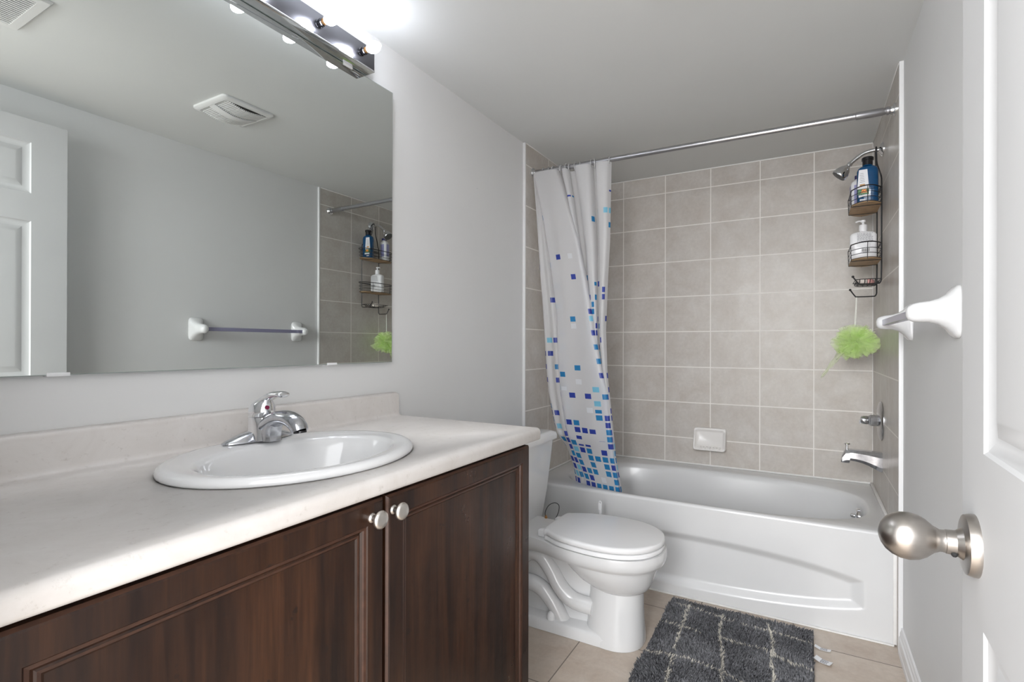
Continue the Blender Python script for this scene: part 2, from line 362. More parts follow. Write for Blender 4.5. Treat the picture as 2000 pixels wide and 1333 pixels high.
def supere(cx, cy_, a, b, z, n=48, e=2.5):
    out = []
    for i in range(n):
        t = 2*PI*i/n; c, s = math.cos(t), math.sin(t)
        out.append(Vector((cx+a*math.copysign(abs(c)**(2/e), c), cy_+b*math.copysign(abs(s)**(2/e), s), z)))
    return out
B = bmesh.new
def quad_uv(name, pts, uvf, m, parent=None):
    """one rectangle (list of 4 points) with metric UV"""
    bm = B(); vs = [bm.verts.new(p) for p in pts]; f = bm.faces.new(vs)
    L = bm.loops.layers.uv.new('UVMap')
    for l in f.loops: l[L].uv = uvf(l.vert.co)
    return obj(name, bm, m, parent, smooth=False, recalc=False)
def box_uv(name, lo, hi, uvf, m, bev=0, parent=None):
    bm = B(); box(bm, lo, hi, bev)
    L = bm.loops.layers.uv.new('UVMap')
    for f in bm.faces:
        for l in f.loops: l[L].uv = uvf(l.vert.co, f.normal)
    bmesh.ops.recalc_face_normals(bm, faces=bm.faces)
    return obj(name, bm, m, parent, smooth=False)

# ================================================================ SETTING
ZR = 1.155
floor = struct(box_uv('floor', (-.15, -4.6, -.06), (2.6, .12, 0), lambda c, n: (c.x-.496+3.38, c.y+1.236+6.52), M['floor_tile']))
bm = B(); box(bm, (-.15, NY-.12, CZ), (WX+.15, .12, CZ+.08)); ceiling = struct(obj('ceiling', bm, M['ceiling'], smooth=False))
wall_back = struct(box_uv('wall_back', (-.14, 0, 0), (WX+.14, .1, CZ), lambda c, n: (WX-c.x+2.53, c.z-ZR+2.03), M['wall_tile']))
bm = B(); box(bm, (PL-.12, NY-.12, 0), (PL, 0, CZ)); wall_left = struct(obj('wall_left', bm, M['paint'], smooth=False))
bm = B(); box(bm, (PR, NY-.12, 0), (PR+.12, 0, CZ)); wall_right = struct(obj('wall_right', bm, M['paint'], smooth=False))
box_uv('tile_cladding', (PL, AY, 0), (0, 0, CZ), lambda c, n: (c.y-AY+2.53, c.z-ZR+2.03), M['wall_tile'], parent=wall_left)
box_uv('tile_cladding', (WX, AY, 0), (PR, 0, CZ), lambda c, n: (c.y-AY+2.53, c.z-ZR+2.03), M['wall_tile'], parent=wall_right)
# near wall with the doorway the picture was taken from
bm = B(); box(bm, (PL, NY-.12, 0), (.66, NY, CZ)); box(bm, (.66, NY-.12, 1.97), (PR, NY, CZ)); box(bm, (1.46, NY-.12, 0), (PR, NY, 1.97))
wall_near = struct(obj('wall_near', bm, M['paint'], smooth=False))
k = 1
def trim(lo, hi, mat='white_trim', bev=0.0015, name=None):
    global k
    bm = B(); box(bm, lo, hi, bev); o = struct(obj(name or 'trim_%d' % k, bm, M[mat])); k += 1; return o
trim((PL, AY-.009, TUBZ*0), (.0015, AY, CZ-.001))            # tile edge strips
trim((WX-.0015, AY-.009, .0), (PR, AY, CZ-.001))
trim((.001, -.006, TUBZ-.002), (WX-.001, -.0002, TUBZ+.006), 'caulk', .002)   # caulk over the tub
trim((.0002, TUBY+.01, TUBZ-.002), (.006, -.006, TUBZ+.006), 'caulk', .002)
trim((WX-.012, TUBY+.012, TUBZ-.006), (WX-.0002, -.006, TUBZ+.006), 'caulk', .002)
trim((.002, TUBY-.009, .0), (1.492, TUBY-.0005, .006), 'caulk', .002)
trim((1.489, TUBY-.004, .006), (WX-.0002, TUBY+.004, TUBZ-.004), 'caulk', .001)
trim((.001, -.0035, CZ-.006), (WX-.001, -.0002, CZ-.0005), 'caulk', .001)
trim((.0002, AY+.003, CZ-.006), (.003, -.004, CZ-.0005), 'caulk', .001)
trim((WX-.003, AY+.003, CZ-.006), (WX-.0002, -.004, CZ-.0005), 'caulk', .001)
trim((.0, -.004, TUBZ+.006), (.003, -.0002, CZ-.006), 'caulk', .001)
trim((WX-.003, -.004, TUBZ+.006), (WX-.0, -.0002, CZ-.006), 'caulk', .001)
def baseboard(name, xw, d, y0, y1, h=.092):
    prof = [(0, 0), (.014, 0), (.014, .018), (.0125, .022), (.0125, h-.034), (.009, h-.028), (.009, h-.018), (.006, h-.010), (.006, h-.004), (.004, h), (0, h)]
    bm = B(); loft(bm, [[Vector((xw+d*p, y, z)) for p, z in prof] for y in (y0, y1)])
    return struct(obj(name, bm, M['white_trim'], angle=20))
baseboard('baseboard_right', PR-.0002, -1, NY+.002, AY-.010)
baseboard('baseboard_left', PL+.0002, 1, -1.735, AY-.010)

# ---------------------------------------------------------------- door leaf (six panels), opened back beside the right wall
DW, DT = .745, .035
EX, EY = 1.407, -2.100
hx, hy = 1.386, EY-DW
ang = math.atan2(EY-hy, EX-hx)       # from hinge to latch edge
door = bpy.data.objects.new('door_1', None); COL.objects.link(door); struct(door)
dirv = Vector((math.cos(ang), math.sin(ang), 0)); nrm = Vector((dirv.y, -dirv.x, 0))   # nrm points to the right wall
DWL = math.hypot(EX-hx, EY-hy)
door.location = (hx, hy, 0)
def dp(u, n, z):      # u from the latch edge towards the hinge, n towards the right wall
    return Vector((EX, EY, 0)) - dirv*u + nrm*n + Vector((0, 0, z))
DZ0, DZ1 = .008, 1.937
def door_mesh():
    bm = B()
    us = [0, .110, .323, .422, .635, DWL]; zs = [DZ0, .235, .733, .946, 1.547, 1.653, 1.849, DZ1]
    for side in (0, 1):
        n0 = 0 if side == 0 else DT; s = 1 if side == 0 else -1
        for i in range(5):
            for j in range(7):
                a, b, c, d = us[i], us[i+1], zs[j], zs[j+1]
                if i in (1, 3) and j in (1, 3, 5):
                    rects = [(0, 0), (.004, .0035), (.016, .0075), (.024, .0080), (.042, .0030), (.046, .0028)]
                    loft(bm, [[dp(a+g, n0+s*dn, c+g), dp(b-g, n0+s*dn, c+g), dp(b-g, n0+s*dn, d-g), dp(a+g, n0+s*dn, d-g)] for g, dn in rects], cap0=False)
                else:
                    bm.faces.new([bm.verts.new(dp(x, n0, z)) for x, z in ((a, c), (b, c), (b, d), (a, d))])
    for q in (((0, 0), (0, 1)), ):
        pass
    for (u0, u1, z0, z1) in ((0, 0, DZ0, DZ1), (DWL, DWL, DZ0, DZ1), (0, DWL, DZ0, DZ0), (0, DWL, DZ1, DZ1)):
        if u0 == u1: p = [dp(u0, 0, z0), dp(u0, DT, z0), dp(u0, DT, z1), dp(u0, 0, z1)]
        else: p = [dp(u0, 0, z0), dp(u1, 0, z0), dp(u1, DT, z0), dp(u0, DT, z0)]
        bm.faces.new([bm.verts.new(x) for x in p])
    bmesh.ops.remove_doubles(bm, verts=bm.verts, dist=1e-5)
    return bm
leaf = obj('door_leaf', door_mesh(), M['door'], door, smooth=True, angle=18)
def knob(z, u, side):
    s = -1 if side == 0 else 1; n0 = 0 if side == 0 else DT
    c = dp(u, n0, z); ax = nrm*s
    bm = B(); lathe(bm, c, ax, [(0, .0385), (.004, .0385), (.011, .0365), (.0125, .033), (.0135, .020), (.020, .0155), (.030, .0150), (.0305, .0142), (.032, .0142)], 40, cap0=True)
    r = obj('rosette', bm, M['nickel'], door, angle=30)
    bm = B(); lathe(bm, c, ax, [(.032, .0140), (.036, .0140), (.042, .017), (.050, .024), (.058, .0285), (.068, .0305), (.078, .0295), (.087, .026), (.094, .0205), (.099, .013), (.1013, .006), (.102, .001)], 40)
    kn = obj('door_knob', bm, M['nickel'], door, angle=60)
    if side == 0:
        bm = B(); pc = c+ax*.0225+Vector((0, 0, -.012))-dirv*.010
        sph(bm, pc, .0036, 12); obj('privacy_pin', bm, M['dark'], r)
knob(.824, .074, 0)
for hz in (.2, 1.0, 1.75):
    bm = B(); lathe(bm, dp(DWL+.004, .002, hz), (0, 0, 1), [(-.045, .006), (.045, .006)], 12); obj('hinge', bm, M['nickel'], door)

# ================================================================ VANITY
van = thing('vanity_cabinet', 'dark espresso wooden vanity cabinet with two framed doors under the sink', 'cabinet', (.27, -2.3, 0))
FX = .527
bm = B()
ctz = CT-.034
box(bm, (PL+.001, -1.775, 0), (FX, -1.757, ctz), .001); box(bm, (PL+.001, NY+.002, 0), (FX, NY+.020, ctz), .001)
box(bm, (PL+.001, NY+.02, .09), (FX-.01, -1.775, .108)); box(bm, (PL+.001, NY+.02, .108), (PL+.010, -1.775, ctz))
box(bm, (FX-.019, NY+.02, .09), (FX, -1.775, .13)); box(bm, (FX-.019, NY+.02, ctz-.045), (FX, -1.775, ctz)); box(bm, (FX-.019, -2.345, .13), (FX, -2.290, ctz-.045))
box(bm, (FX-.019, -1.81, .13), (FX, -1.775, ctz-.045)); box(bm, (FX-.019, NY+.02, .13), (FX, NY+.055, ctz-.045))
box(bm, (FX-.075, NY+.02, 0), (FX-.060, -1.775, .09))
obj('cabinet_body', bm, M['wood'], van, smooth=False)
def cab_door(y0, y1):
    z0, z1 = .10, .7985
    bm = B(); xf = FX+.020
    def ring(g, x): return [Vector((x, y0+g, z0+g)), Vector((x, y1-g, z0+g)), Vector((x, y1-g, z1-g)), Vector((x, y0+g, z1-g))]
    loft(bm, [ring(0, FX+.0005), ring(0, xf-.006)], cap1=False)
    loft(bm, [ring(0, xf-.006), ring(.0035, xf-.0015)], False, False, mat=1)
    loft(bm, [ring(.0035, xf-.0015), ring(.006, xf), ring(.040, xf)], False, False)
    loft(bm, [ring(.040, xf), ring(.042, xf-.002)], False, False)
    loft(bm, [ring(.042, xf-.002), ring(.0465, xf-.003), ring(.048, xf-.0055)], False, False, mat=1)
    loft(bm, [ring(.048, xf-.0055), ring(.051, xf-.0085), ring(.0535, xf-.0075)], False, False)
    loft(bm, [ring(.0535, xf-.0075), ring(.057, xf-.0080)], False, False, mat=1)
    loft(bm, [ring(.057, xf-.0080), ring(.060, xf-.0105)], False, True)
    return obj('door', bm, [M['wood'], M['wood_edge']], van, smooth=False)
d1 = cab_door(NY+.030, -2.3215); d1['label'] = 'left cabinet door below the sink'
d2 = cab_door(-2.3135, -1.768); d2['label'] = 'right cabinet door nearest the toilet'
for dd, y, z in ((d1, -2.353, .7705), (d2, -2.300, .7705)):
    bm = B(); c = Vector((FX+.020, y, z))
    lathe(bm, c, (1, 0, 0), [(0, .0085), (.002, .0085), (.0045, .0055), (.010, .0050), (.0145, .0065), (.0175, .0125), (.0195, .0155), (.022, .0162), (.0245, .0155), (.0265, .0135), (.0275, .0115), (.0278, .004)], 32)
    obj('knob', bm, M['knobn'], dd, angle=40)

# counter: post-formed laminate with rolled edge and cove into the backsplash
SXC, SYC, SA, SB = .285, -2.300, .255, .213
def arc(cx, cz, r, a0, a1, n=6): return [(cx+r*math.cos(math.radians(a0+(a1-a0)*i/n)), cz+r*math.sin(math.radians(a0+(a1-a0)*i/n))) for i in range(n+1)]
CX = .556
prof = [(PL+.0005, CT-.033)] + arc(CX-.008, CT-.025, .008, -90, 0, 4) + arc(CX-.013, CT-.013, .013, 0, 90) + \
       [(.034, CT)] + arc(.030, CT+.012, .012, 270, 180, 5) + arc(.010, .916-.008, .008, 0, 90, 5) + [(PL+.0005, .916)]
bm = B(); loft(bm, [[Vector((x, y, z)) for x, z in prof] for y in (NY+.001, -1.722, -1.714)])
# ease the free end of the backsplash
for v in bm.verts:
    if v.co.y > -1.716 and v.co.z > .905: v.co.z -= .004
    if v.co.y > -1.716 and v.co.x > CX-.012: v.co.x -= .004
counter = obj('countertop', bm, M['counter'], angle=40)
bmc = B(); loft(bmc, [supere(SXC+.004, SYC, SB-.02, SA-.02, z, 48, 2) for z in (.78, .86)])
cut = obj('cutter', bmc, None)
md = counter.modifiers.new('b', 'BOOLEAN'); md.operation = 'DIFFERENCE'; md.object = cut; md.solver = 'EXACT'
dg = bpy.context.evaluated_depsgraph_get(); me2 = bpy.data.meshes.new_from_object(counter.evaluated_get(dg))
counter.modifiers.clear(); counter.data = me2; me2.name = 'countertop'
bpy.data.objects.remove(cut)
tag(counter, 'speckled beige laminate countertop with rolled front edge and backsplash', 'countertop')

# sink
sink = thing('sink', 'white oval drop-in porcelain sink set in the beige countertop', 'sink', (SXC, SYC, CT))
bm = B()
def srow(a, b, z, cx=SXC, cyy=SYC, n=64): return [Vector((cx+b*math.cos(2*PI*i/n), cyy+a*math.sin(2*PI*i/n), z)) for i in range(n)]
rows = [srow(SA-.03, SB-.03, CT-.004), srow(SA-.028, SB-.028, CT+.0002), srow(SA-.002, SB-.002, CT+.0003), srow(SA, SB, CT+.003), srow(SA, SB, CT+.008), srow(SA-.003, SB-.003, CT+.013),
        srow(SA-.010, SB-.010, CT+.0165), srow(SA-.020, SB-.018, CT+.0165), srow(.210, .160, CT+.0135, .299), srow(.204, .150, CT+.0115, .302), srow(.198, .144, CT+.004, .303), srow(.190, .137, CT-.012, .303),
        srow(.172, .124, CT-.050, .302), srow(.145, .106, CT-.090, .300), srow(.105, .080, CT-.118, .298), srow(.060, .050, CT-.130, .296), srow(.023, .023, CT-.134, .295)]
loft(bm, rows, cap0=False, cap1=True)
out = [srow(SA-.03, SB-.03, CT-.004), srow(.205, .152, CT-.02, .303), srow(.185, .135, CT-.06, .302), srow(.155, .115, CT-.10, .3), srow(.11, .085, CT-.128, .298), srow(.03, .03, CT-.145, .295)]
loft(bm, out, cap0=False, cap1=True)
obj('basin', bm, M['porcelain'], sink, angle=60)
bm = B(); lathe(bm, (.295, SYC, CT-.1335), (0, 0, 1), [(0, .021), (.0025, .0205), (.003, .015), (.001, .012)], 24); obj('drain', bm, M['chrome'], sink)

# faucet
FXc, FYc, FZ = .107, -2.272, CT+.0165
fau = thing('faucet', 'chrome single-lever faucet standing on the back rim of the oval sink', 'faucet', (FXc, FYc, FZ))
bm = B()
def oval(c, a, b, z, n=40, e=2.0): return supere(c[0], c[1], b, a, z, n, e)
loft(bm, [oval((FXc, FYc), .086, .029, FZ), oval((FXc, FYc), .086, .029, FZ+.003), oval((FXc, FYc), .080, .027, FZ+.006), oval((FXc, FYc), .064, .024, FZ+.012), oval((FXc, FYc), .045, .022, FZ+.018), oval((FXc, FYc), .026, .019, FZ+.022)])
obj('base_plate', bm, M['spot_chrome'], fau, angle=50)
bm = B()
loft(bm, [supere(FXc+.014, FYc, .036, .030, FZ+.003, 36, 2.4), supere(FXc+.013, FYc, .034, .0275, FZ+.02, 36, 2.3), supere(FXc+.012, FYc, .032, .027, FZ+.04, 36, 2.2), supere(FXc+.011, FYc, .031, .028, FZ+.050, 36, 2.1), supere(FXc+.010, FYc, .0295, .0275, FZ+.054, 36, 2)])
bodyo = obj('body', bm, M['chrome'], fau, angle=50)
# front skirt that carries the spout down to the base plate
bm = B(); sk = []
for z, xa, xb, w in ((.002, .030, .064, .021), (.014, .028, .061, .0205), (.028, .024, .064, .0195), (.040, .022, .070, .019), (.050, .030, .074, .018)):
    sk.append([Vector((FXc+x, FYc+w*q, FZ+z)) for x, q in ((xa, -1), (xb-.010, -1), (xb-.002, -.7), (xb, 0), (xb-.002, .7), (xb-.010, 1), (xa, 1))])
loft(bm, sk); obj('skirt', bm, M['spot_chrome'], bodyo, angle=40)
sp_ = [(FXc+.022, .028, .0235, .018), (FXc+.048, .044, .0230, .018), (FXc+.072, .054, .0220, .0170), (FXc+.098, .0565, .0215, .0165), (FXc+.122, .051, .0210, .0165), (FXc+.137, .040, .0200, .0165), (FXc+.143, .030, .0185, .0155)]
cpts = catmull([(x, FYc, FZ+z) for x, z, _, _ in sp_], 4)
bm = B(); rings = []
for i, p in enumerate(cpts):
    t = (cpts[min(i+1, len(cpts)-1)]-cpts[max(i-1, 0)]).normalized(); f = i/4; a = min(int(f), len(sp_)-2); g = f-a
    wy = sp_[a][2]*(1-g)+sp_[a+1][2]*g; wz = sp_[a][3]*(1-g)+sp_[a+1][3]*g
    v = Vector((0, 1, 0)); u = t.cross(v).normalized()
    rings.append([p+v*wy*math.cos(2*PI*q/24)+u*wz*math.sin(2*PI*q/24) for q in range(24)])
loft(bm, rings); obj('spout', bm, M['spot_chrome'], fau, angle=60)
bm = B(); c = cpts[-1]; ax = Vector((.15, 0, -1)).normalized(); lathe(bm, c-ax*.001, ax, [(0, .0135), (.0045, .0135), (.005, .010)], 24); obj('aerator', bm, M['black_plastic'], fau)
bm = B()
loft(bm, [supere(FXc+.010+dx, FYc, a, b, FZ+z, 36, 2) for z, a, b, dx in ((.0555, .0285, .0270, 0), (.062, .0300, .0290, 0), (.073, .0290, .0275, .001), (.083, .0250, .0235, .004), (.090, .0190, .0175, .008), (.095, .0100, .0100, .012))])
lev = catmull([(FXc+.004, FYc, FZ+.084), (FXc+.030, FYc, FZ+.0965), (FXc+.055, FYc, FZ+.1055), (FXc+.078, FYc, FZ+.1080), (FXc+.090, FYc, FZ+.1065)], 5)
rings = []
for i, p in enumerate(lev):
    g = i/(len(lev)-1); wy = .0145+.002*math.sin(g*PI); wz = .0100-.0040*g
    if g > .97: wy *= .75; wz *= .6
    v = Vector((0, 1, 0)); t = (lev[min(i+1, len(lev)-1)]-lev[max(i-1, 0)]).normalized(); u = t.cross(v)
    rings.append([p+v*wy*math.cos(2*PI*q/20)+u*wz*math.sin(2*PI*q/20) for q in range(20)])
loft(bm, rings); hnd = obj('handle', bm, M['chrome'], fau, angle=60)
bm = B(); lathe(bm, (FXc+.0365, FYc-.006, FZ+.076), (1, -.2, .25), [(0, .0052), (.0028, .005), (.003, .004)], 16)
MR = simple('crimson_mark', (0.16, 0.005, 0.04), .2); obj('temperature_mark', bm, MR, hnd)

# ================================================================ MIRROR AND LIGHT
MX = .006
mir = thing('wall_mirror', 'large frameless rectangular mirror on the wall above the sink', 'mirror', (MX, -2.3, 1.017))
MY0, MY1, MZ0, MZ1 = NY+.004, -1.735, 1.0175, 1.9155
bm = B()
box(bm, (MX-.0050, MY0, MZ0), (MX-.0004, MY1, MZ1), 0); obj('glass_edge', bm, M['glass_edge'], mir, smooth=False)
bm = B(); vs = [bm.verts.new(p) for p in [(MX, MY0+.001, MZ0+.0015), (MX, MY1-.0015, MZ0+.0015), (MX, MY1-.0015, MZ1-.0015), (MX, MY0+.001, MZ1-.0015)]]; bm.faces.new(vs)
vs2 = [bm.verts.new(p) for p in [(MX-.0004, MY0+.001, MZ0+.0015), (MX-.0004, MY1-.0015, MZ0+.0015), (MX-.0004, MY1-.0015, MZ1-.0015), (MX-.0004, MY0+.001, MZ1-.0015)]]; bm.faces.new(vs2)
obj('reflective_glass', bm, M['mirror'], mir, smooth=False)
for y, z, s in ((-2.60, MZ0, 1), (-1.98, MZ0, 1), (-1.925, MZ1, -1), (-2.5, MZ1, -1)):
    bm = B(); box(bm, (PL+.001, y-.017, z-.002 if s > 0 else z-.005), (MX+.0025, y+.017, z+.005 if s > 0 else z+.002), .001); obj('mirror_clip', bm, M['white_plastic'], mir)

lit = thing('vanity_light', 'chrome bar light with bare lit candle bulbs above the mirror', 'light fixture', (0, -2.15, 1.955))
LY0, LY1 = -2.475, -1.850
bm = B(); box(bm, (PL+.0005, LY0, 1.920), (.040, LY1, 1.990), .002, 2); obj('back_plate', bm, M['plate'], lit, angle=30)
bm = B(); box(bm, (PL+.0005, LY0+.004, 1.9165), (.0455, LY1-.004, 1.9225), .002, 2); obj('lower_lip', bm, M['chrome'], lit, angle=30)
for i in range(4):
    y = -1.905-.152*i; c = (.040, y, 1.957)
    bm = B(); lathe(bm, c, (1, 0, 0), [(0, .0120), (.002, .0120), (.003, .0095), (.010, .0100), (.011, .0115), (.017, .0115), (.018, .0095), (.020, .0095)], 20); s = obj('socket', bm, M['dark_socket'], lit, angle=30)
    bm = B(); lathe(bm, c, (1, 0, 0), [(.020, .0085), (.027, .0082), (.028, .008)], 20); obj('bulb_collar', bm, M['brass'], s)
    bm = B(); lathe(bm, c, (1, 0, 0), [(.028, .0075), (.033, .0110), (.040, .0150), (.048, .0168), (.057, .0160), (.066, .0128), (.073, .0085), (.078, .0040), (.080, .0008)], 24); obj('bulb', bm, M['bulb'], s, angle=80)

bm = B(); lathe(bm, (PL+.0002, -1.211, 1.741), (1, 0, 0), [(0, .0028), (.0015, .0026), (.0022, .001)], 12)
tag(obj('wall_nail', bm, M['white_plastic']), 'tiny white nail head in the bare wall between mirror and shower curtain', 'nail')

# ================================================================ CEILING VENTS
v1 = thing('exhaust_fan_grille', 'white domed exhaust fan grille on the ceiling, seen in the mirror', 'vent', (.94, -1.70, CZ))
bm = B()
def rr(x0, x1, y0, y1, z, r=.02, n=5):
    out = []
    for cx, cyy, a0 in ((x1-r, y1-r, 0), (x0+r, y1-r, 90), (x0+r, y0+r, 180), (x1-r, y0+r, 270)):
        for i in range(n+1):
            a = math.radians(a0+90*i/n); out.append(Vector((cx+r*math.cos(a), cyy+r*math.sin(a), z)))
    return out
X0, X1, Y0, Y1 = .825, 1.055, -1.815, -1.590
loft(bm, [rr(X0, X1, Y0, Y1, CZ-.0005), rr(X0, X1, Y0, Y1, CZ-.008), rr(X0+.006, X1-.006, Y0+.006, Y1-.006, CZ-.013), rr(X0+.02, X1-.02, Y0+.02, Y1-.02, CZ-.015, .012), rr(X0+.022, X1-.022, Y0+.022, Y1-.022, CZ-.009, .012)], cap1=False)
# curved middle band
n = 14
band = []
for i in range(n+1):
    t = i/n; y = Y0+.02+(Y1-Y0-.04)*t; z = CZ-.014-.020*math.sin(PI*t)
    band.append([Vector((.925, y, z)), Vector((.962, y, z)), Vector((.962, y, z+.004)), Vector((.925, y, z+.004))])
loft(bm, band)
obj('frame', bm, M['vent'], v1, angle=40)
bm = B()
for i in range(24):
    t = (i+.5)/24; y = Y0+.024+(Y1-Y0-.048)*t; z = CZ-.010-.016*math.sin(PI*t)
    for a, b in ((X0+.022, .926), (.961, X1-.022)): box(bm, (a, y-.0014, z-.003), (b, y+.0014, z+.003))
sl = obj('louvre', bm, M['vent'], v1, smooth=False); sl['kind'] = 'stuff'
bm = B(); box(bm, (X0+.021, Y0+.021, CZ-.0045), (X1-.021, Y1-.021, CZ-.001)); obj('duct_shade', bm, M['vent_dark'], v1, smooth=False)
v2 = thing('ceiling_register', 'white rectangular ceiling air register with thin slats, at the mirror corner', 'vent', (.86, -2.5, CZ))
X0, X1, Y0, Y1 = .725, .990, -2.64, -2.370
bm = B(); loft(bm, [rr(X0, X1, Y0, Y1, CZ-.0005, .004, 2), rr(X0, X1, Y0, Y1, CZ-.004, .004, 2), rr(X0+.005, X1-.005, Y0+.005, Y1-.005, CZ-.009, .004, 2), rr(X0+.028, X1-.028, Y0+.028, Y1-.028, CZ-.010, .002, 2), rr(X0+.030, X1-.030, Y0+.030, Y1-.030, CZ-.004, .002, 2)], cap1=False)
obj('frame', bm, M['vent'], v2, angle=30)
for i in range(17):
    x = X0+.036+i*.0122
    bm = B(); box(bm, (x-.0028, Y0+.029, CZ-.0095), (x+.0028, Y1-.029, CZ-.003)); obj('slat', bm, M['vent'], v2, smooth=False)
bm = B(); box(bm, (X0+.029, Y0+.029, CZ-.003), (X1-.029, Y1-.029, CZ-.001)); obj('duct_shade', bm, M['vent_dark'], v2, smooth=False)

# ================================================================ TUB
tub = thing('bathtub', 'white alcove bathtub with a bowed recessed front apron', 'bathtub', (.75, -.385, 0))
bm = B()
X0t, X1t, Y1t = .002, 1.493, -.003
TCX, TCY, TA, TB = .775, -.432, .660, .312
def orect(z, g=0, n=64):
    """outer rectangle sampled so that it matches the oval angle by angle"""
    out = []
    for i in range(n):
        t = 2*PI*i/n; c, s = math.cos(t), math.sin(t)
        hx0, hx1, hy0, hy1 = X0t+g-TCX, X1t-g-TCX, TUBY+g-TCY, Y1t-g-TCY
        kx = (hx1 if c > 0 else hx0)/c if abs(c) > 1e-6 else 1e9
        ky = (hy1 if s > 0 else hy0)/s if abs(s) > 1e-6 else 1e9
        q = min(abs(kx), abs(ky)); out.append(Vector((TCX+c*q, TCY+s*q, z)))
    # snap the nearest samples to the corners
    for cx, cyy in ((X0t+g, TUBY+g), (X1t-g, TUBY+g), (X1t-g, Y1t-g), (X0t+g, Y1t-g)):
        j = min(range(n), key=lambda i: (out[i].x-cx)**2+(out[i].y-cyy)**2); out[j] = Vector((cx, cyy, z))
    return out
def oval3(a, b, z, cx=TCX, cyy=TCY, e=3.0, n=64):
    out = []
    for i in range(n):
        t = 2*PI*i/n; c, s = math.cos(t), math.sin(t)
        q = (abs(c/a)**e+abs(s/b)**e)**(-1/e); out.append(Vector((cx+c*q, cyy+s*q, z)))
    return out
NN = 128
rows = [orect(TUBZ-.012, 0, NN), orect(TUBZ-.006, .001, NN), orect(TUBZ-.0015, .005, NN), orect(TUBZ, .012, NN), oval3(TA+.012, TB+.010, TUBZ+.000, n=NN), oval3(TA+.004, TB+.003, TUBZ-.003, n=NN), oval3(TA-.004, TB-.004, TUBZ-.012, n=NN), oval3(TA-.010, TB-.010, TUBZ-.03, n=NN),
        oval3(TA-.020, TB-.028, TUBZ-.12, n=NN, e=3.1), oval3(TA-.050, TB-.045, TUBZ-.22, n=NN, e=3.2), oval3(TA-.075, TB-.06, TUBZ-.29, n=NN, e=3.2), oval3(TA-.12, TB-.09, TUBZ-.325, n=NN, e=3.2), oval3(TA-.22, TB-.15, TUBZ-.335, n=NN, e=3), oval3(.1, .05, TUBZ-.338, n=NN, e=2)]
loft(bm, rows, cap0=False, cap1=True)
obj('basin', bm, M['tub'], tub, angle=50)
bm = B()
nx, nz = 220, 90
def apron_y(x, z):
    # recessed, bow-shaped field between two arcs
    u = (x-.74)/.665
    if abs(u) >= 1: return 0
    hh = .115*math.sqrt(max(0, 1-.80*u*u)); zc = .160
    d_top = (zc+hh*.97)-z; d_bot = z-(zc-hh*1.03); d_side = (1-abs(u))*.665
    def sm(v, w): v = max(0, min(1, v/w)); return .35*v+.65*v*v*(3-2*v)
    return .022*min(sm(d_top, .036), sm(d_bot, .034), sm(d_side, .045))
G = []
for j in range(nz+1):
    z = .001+(TUBZ-.013)*j/nz
    G.append([bm.verts.new((X0t+(X1t-X0t)*i/nx, TUBY+apron_y(X0t+(X1t-X0t)*i/nx, z), z)) for i in range(nx+1)])
for j in range(nz):
    for i in range(nx): bm.faces.new((G[j][i], G[j][i+1], G[j+1][i+1], G[j+1][i]))
def wallq(p): bm.faces.new([bm.verts.new(q) for q in p])
wallq([(X0t, TUBY, .001), (X0t, Y1t, .001), (X0t, Y1t, TUBZ-.012), (X0t, TUBY, TUBZ-.012)])
wallq([(X1t, TUBY, .001), (X1t, Y1t, .001), (X1t, Y1t, TUBZ-.012), (X1t, TUBY, TUBZ-.012)])
obj('apron', bm, M['tub'], tub, angle=60)
bm = B(); oc = Vector((1.4060, -.412, .346)); oax = Vector((-1, -.05, .10)).normalized()
lathe(bm, oc, oax, [(-.006, .034), (.003, .034), (.007, .030), (.010, .018), (.0115, .004)], 32)
ov = obj('overflow_plate', bm, M['chrome'], tub, angle=40)
bm = B(); lathe(bm, oc+oax*.009, oax, [(0, .010), (.012, .008), (.016, .005)], 16); obj('trip_lever', bm, M['chrome'], ov)
bm = B(); lathe(bm, (1.2, -.43, .0655), (0, 0, 1), [(0, .028), (.002, .027), (.003, .018), (.001, .015)], 24); obj('drain', bm, M['chrome'], tub)

# ================================================================ SHOWER ROD, RINGS, CURTAIN
RY = -.733
def rodz(x): return 1.9455-.0075*x/1.5
rod = thing('shower_curtain_rod', 'straight brushed steel tension rod spanning above the bathtub', 'curtain rod', (.75, RY, 1.94))
bm = B(); tube(bm, [(.012, RY, rodz(.012)), (1.40, RY, rodz(1.40))], .0122, 20); obj('inner_rod', bm, M['steel'], rod)
bm = B(); lathe(bm, (1.375, RY, rodz(1.375)), (1, 0, -.005), [(0, .0126), (.002, .0142), (.085, .0142), (.088, .0125), (.094, .0125), (.096, .0145), (.104, .0145), (.106, .012), (.112, .012)], 24); obj('sleeve', bm, M['steel'], rod, angle=30)
for x, s in ((.0003, 1), (WX-.0003, -1)):
    bm = B(); lathe(bm, (x, RY, rodz(x)), (s, 0, 0), [(0, .0235), (.005, .0235), (.0075, .022), (.009, .0155), (.016, .0145)], 28); obj('end_flange', bm, M['chrome'], rod, angle=30)
ring_x = [.060, .090, .118, .150, .163, .185, .200, .236, .258, .318, .333, .405]
R0_ = None
for i, x in enumerate(ring_x):
    c = Vector((x, RY, rodz(x)-.007)); tilt = math.radians(random.uniform(-22, 22))
    bm = B(); pts = [c+Vector((math.sin(tilt)*.021*math.cos(a), math.cos(tilt)*.021*math.cos(a), .0225*math.sin(a))) for a in [2*PI*j/24 for j in range(24)]]
    tube(bm, pts, .0021, 8, closed=True)
    o = obj('curtain_ring', bm, M['clear_ring']); tag(o, 'thin clear plastic ring holding the shower curtain on the rod', 'curtain ring', 'curtain rings on the shower rod')

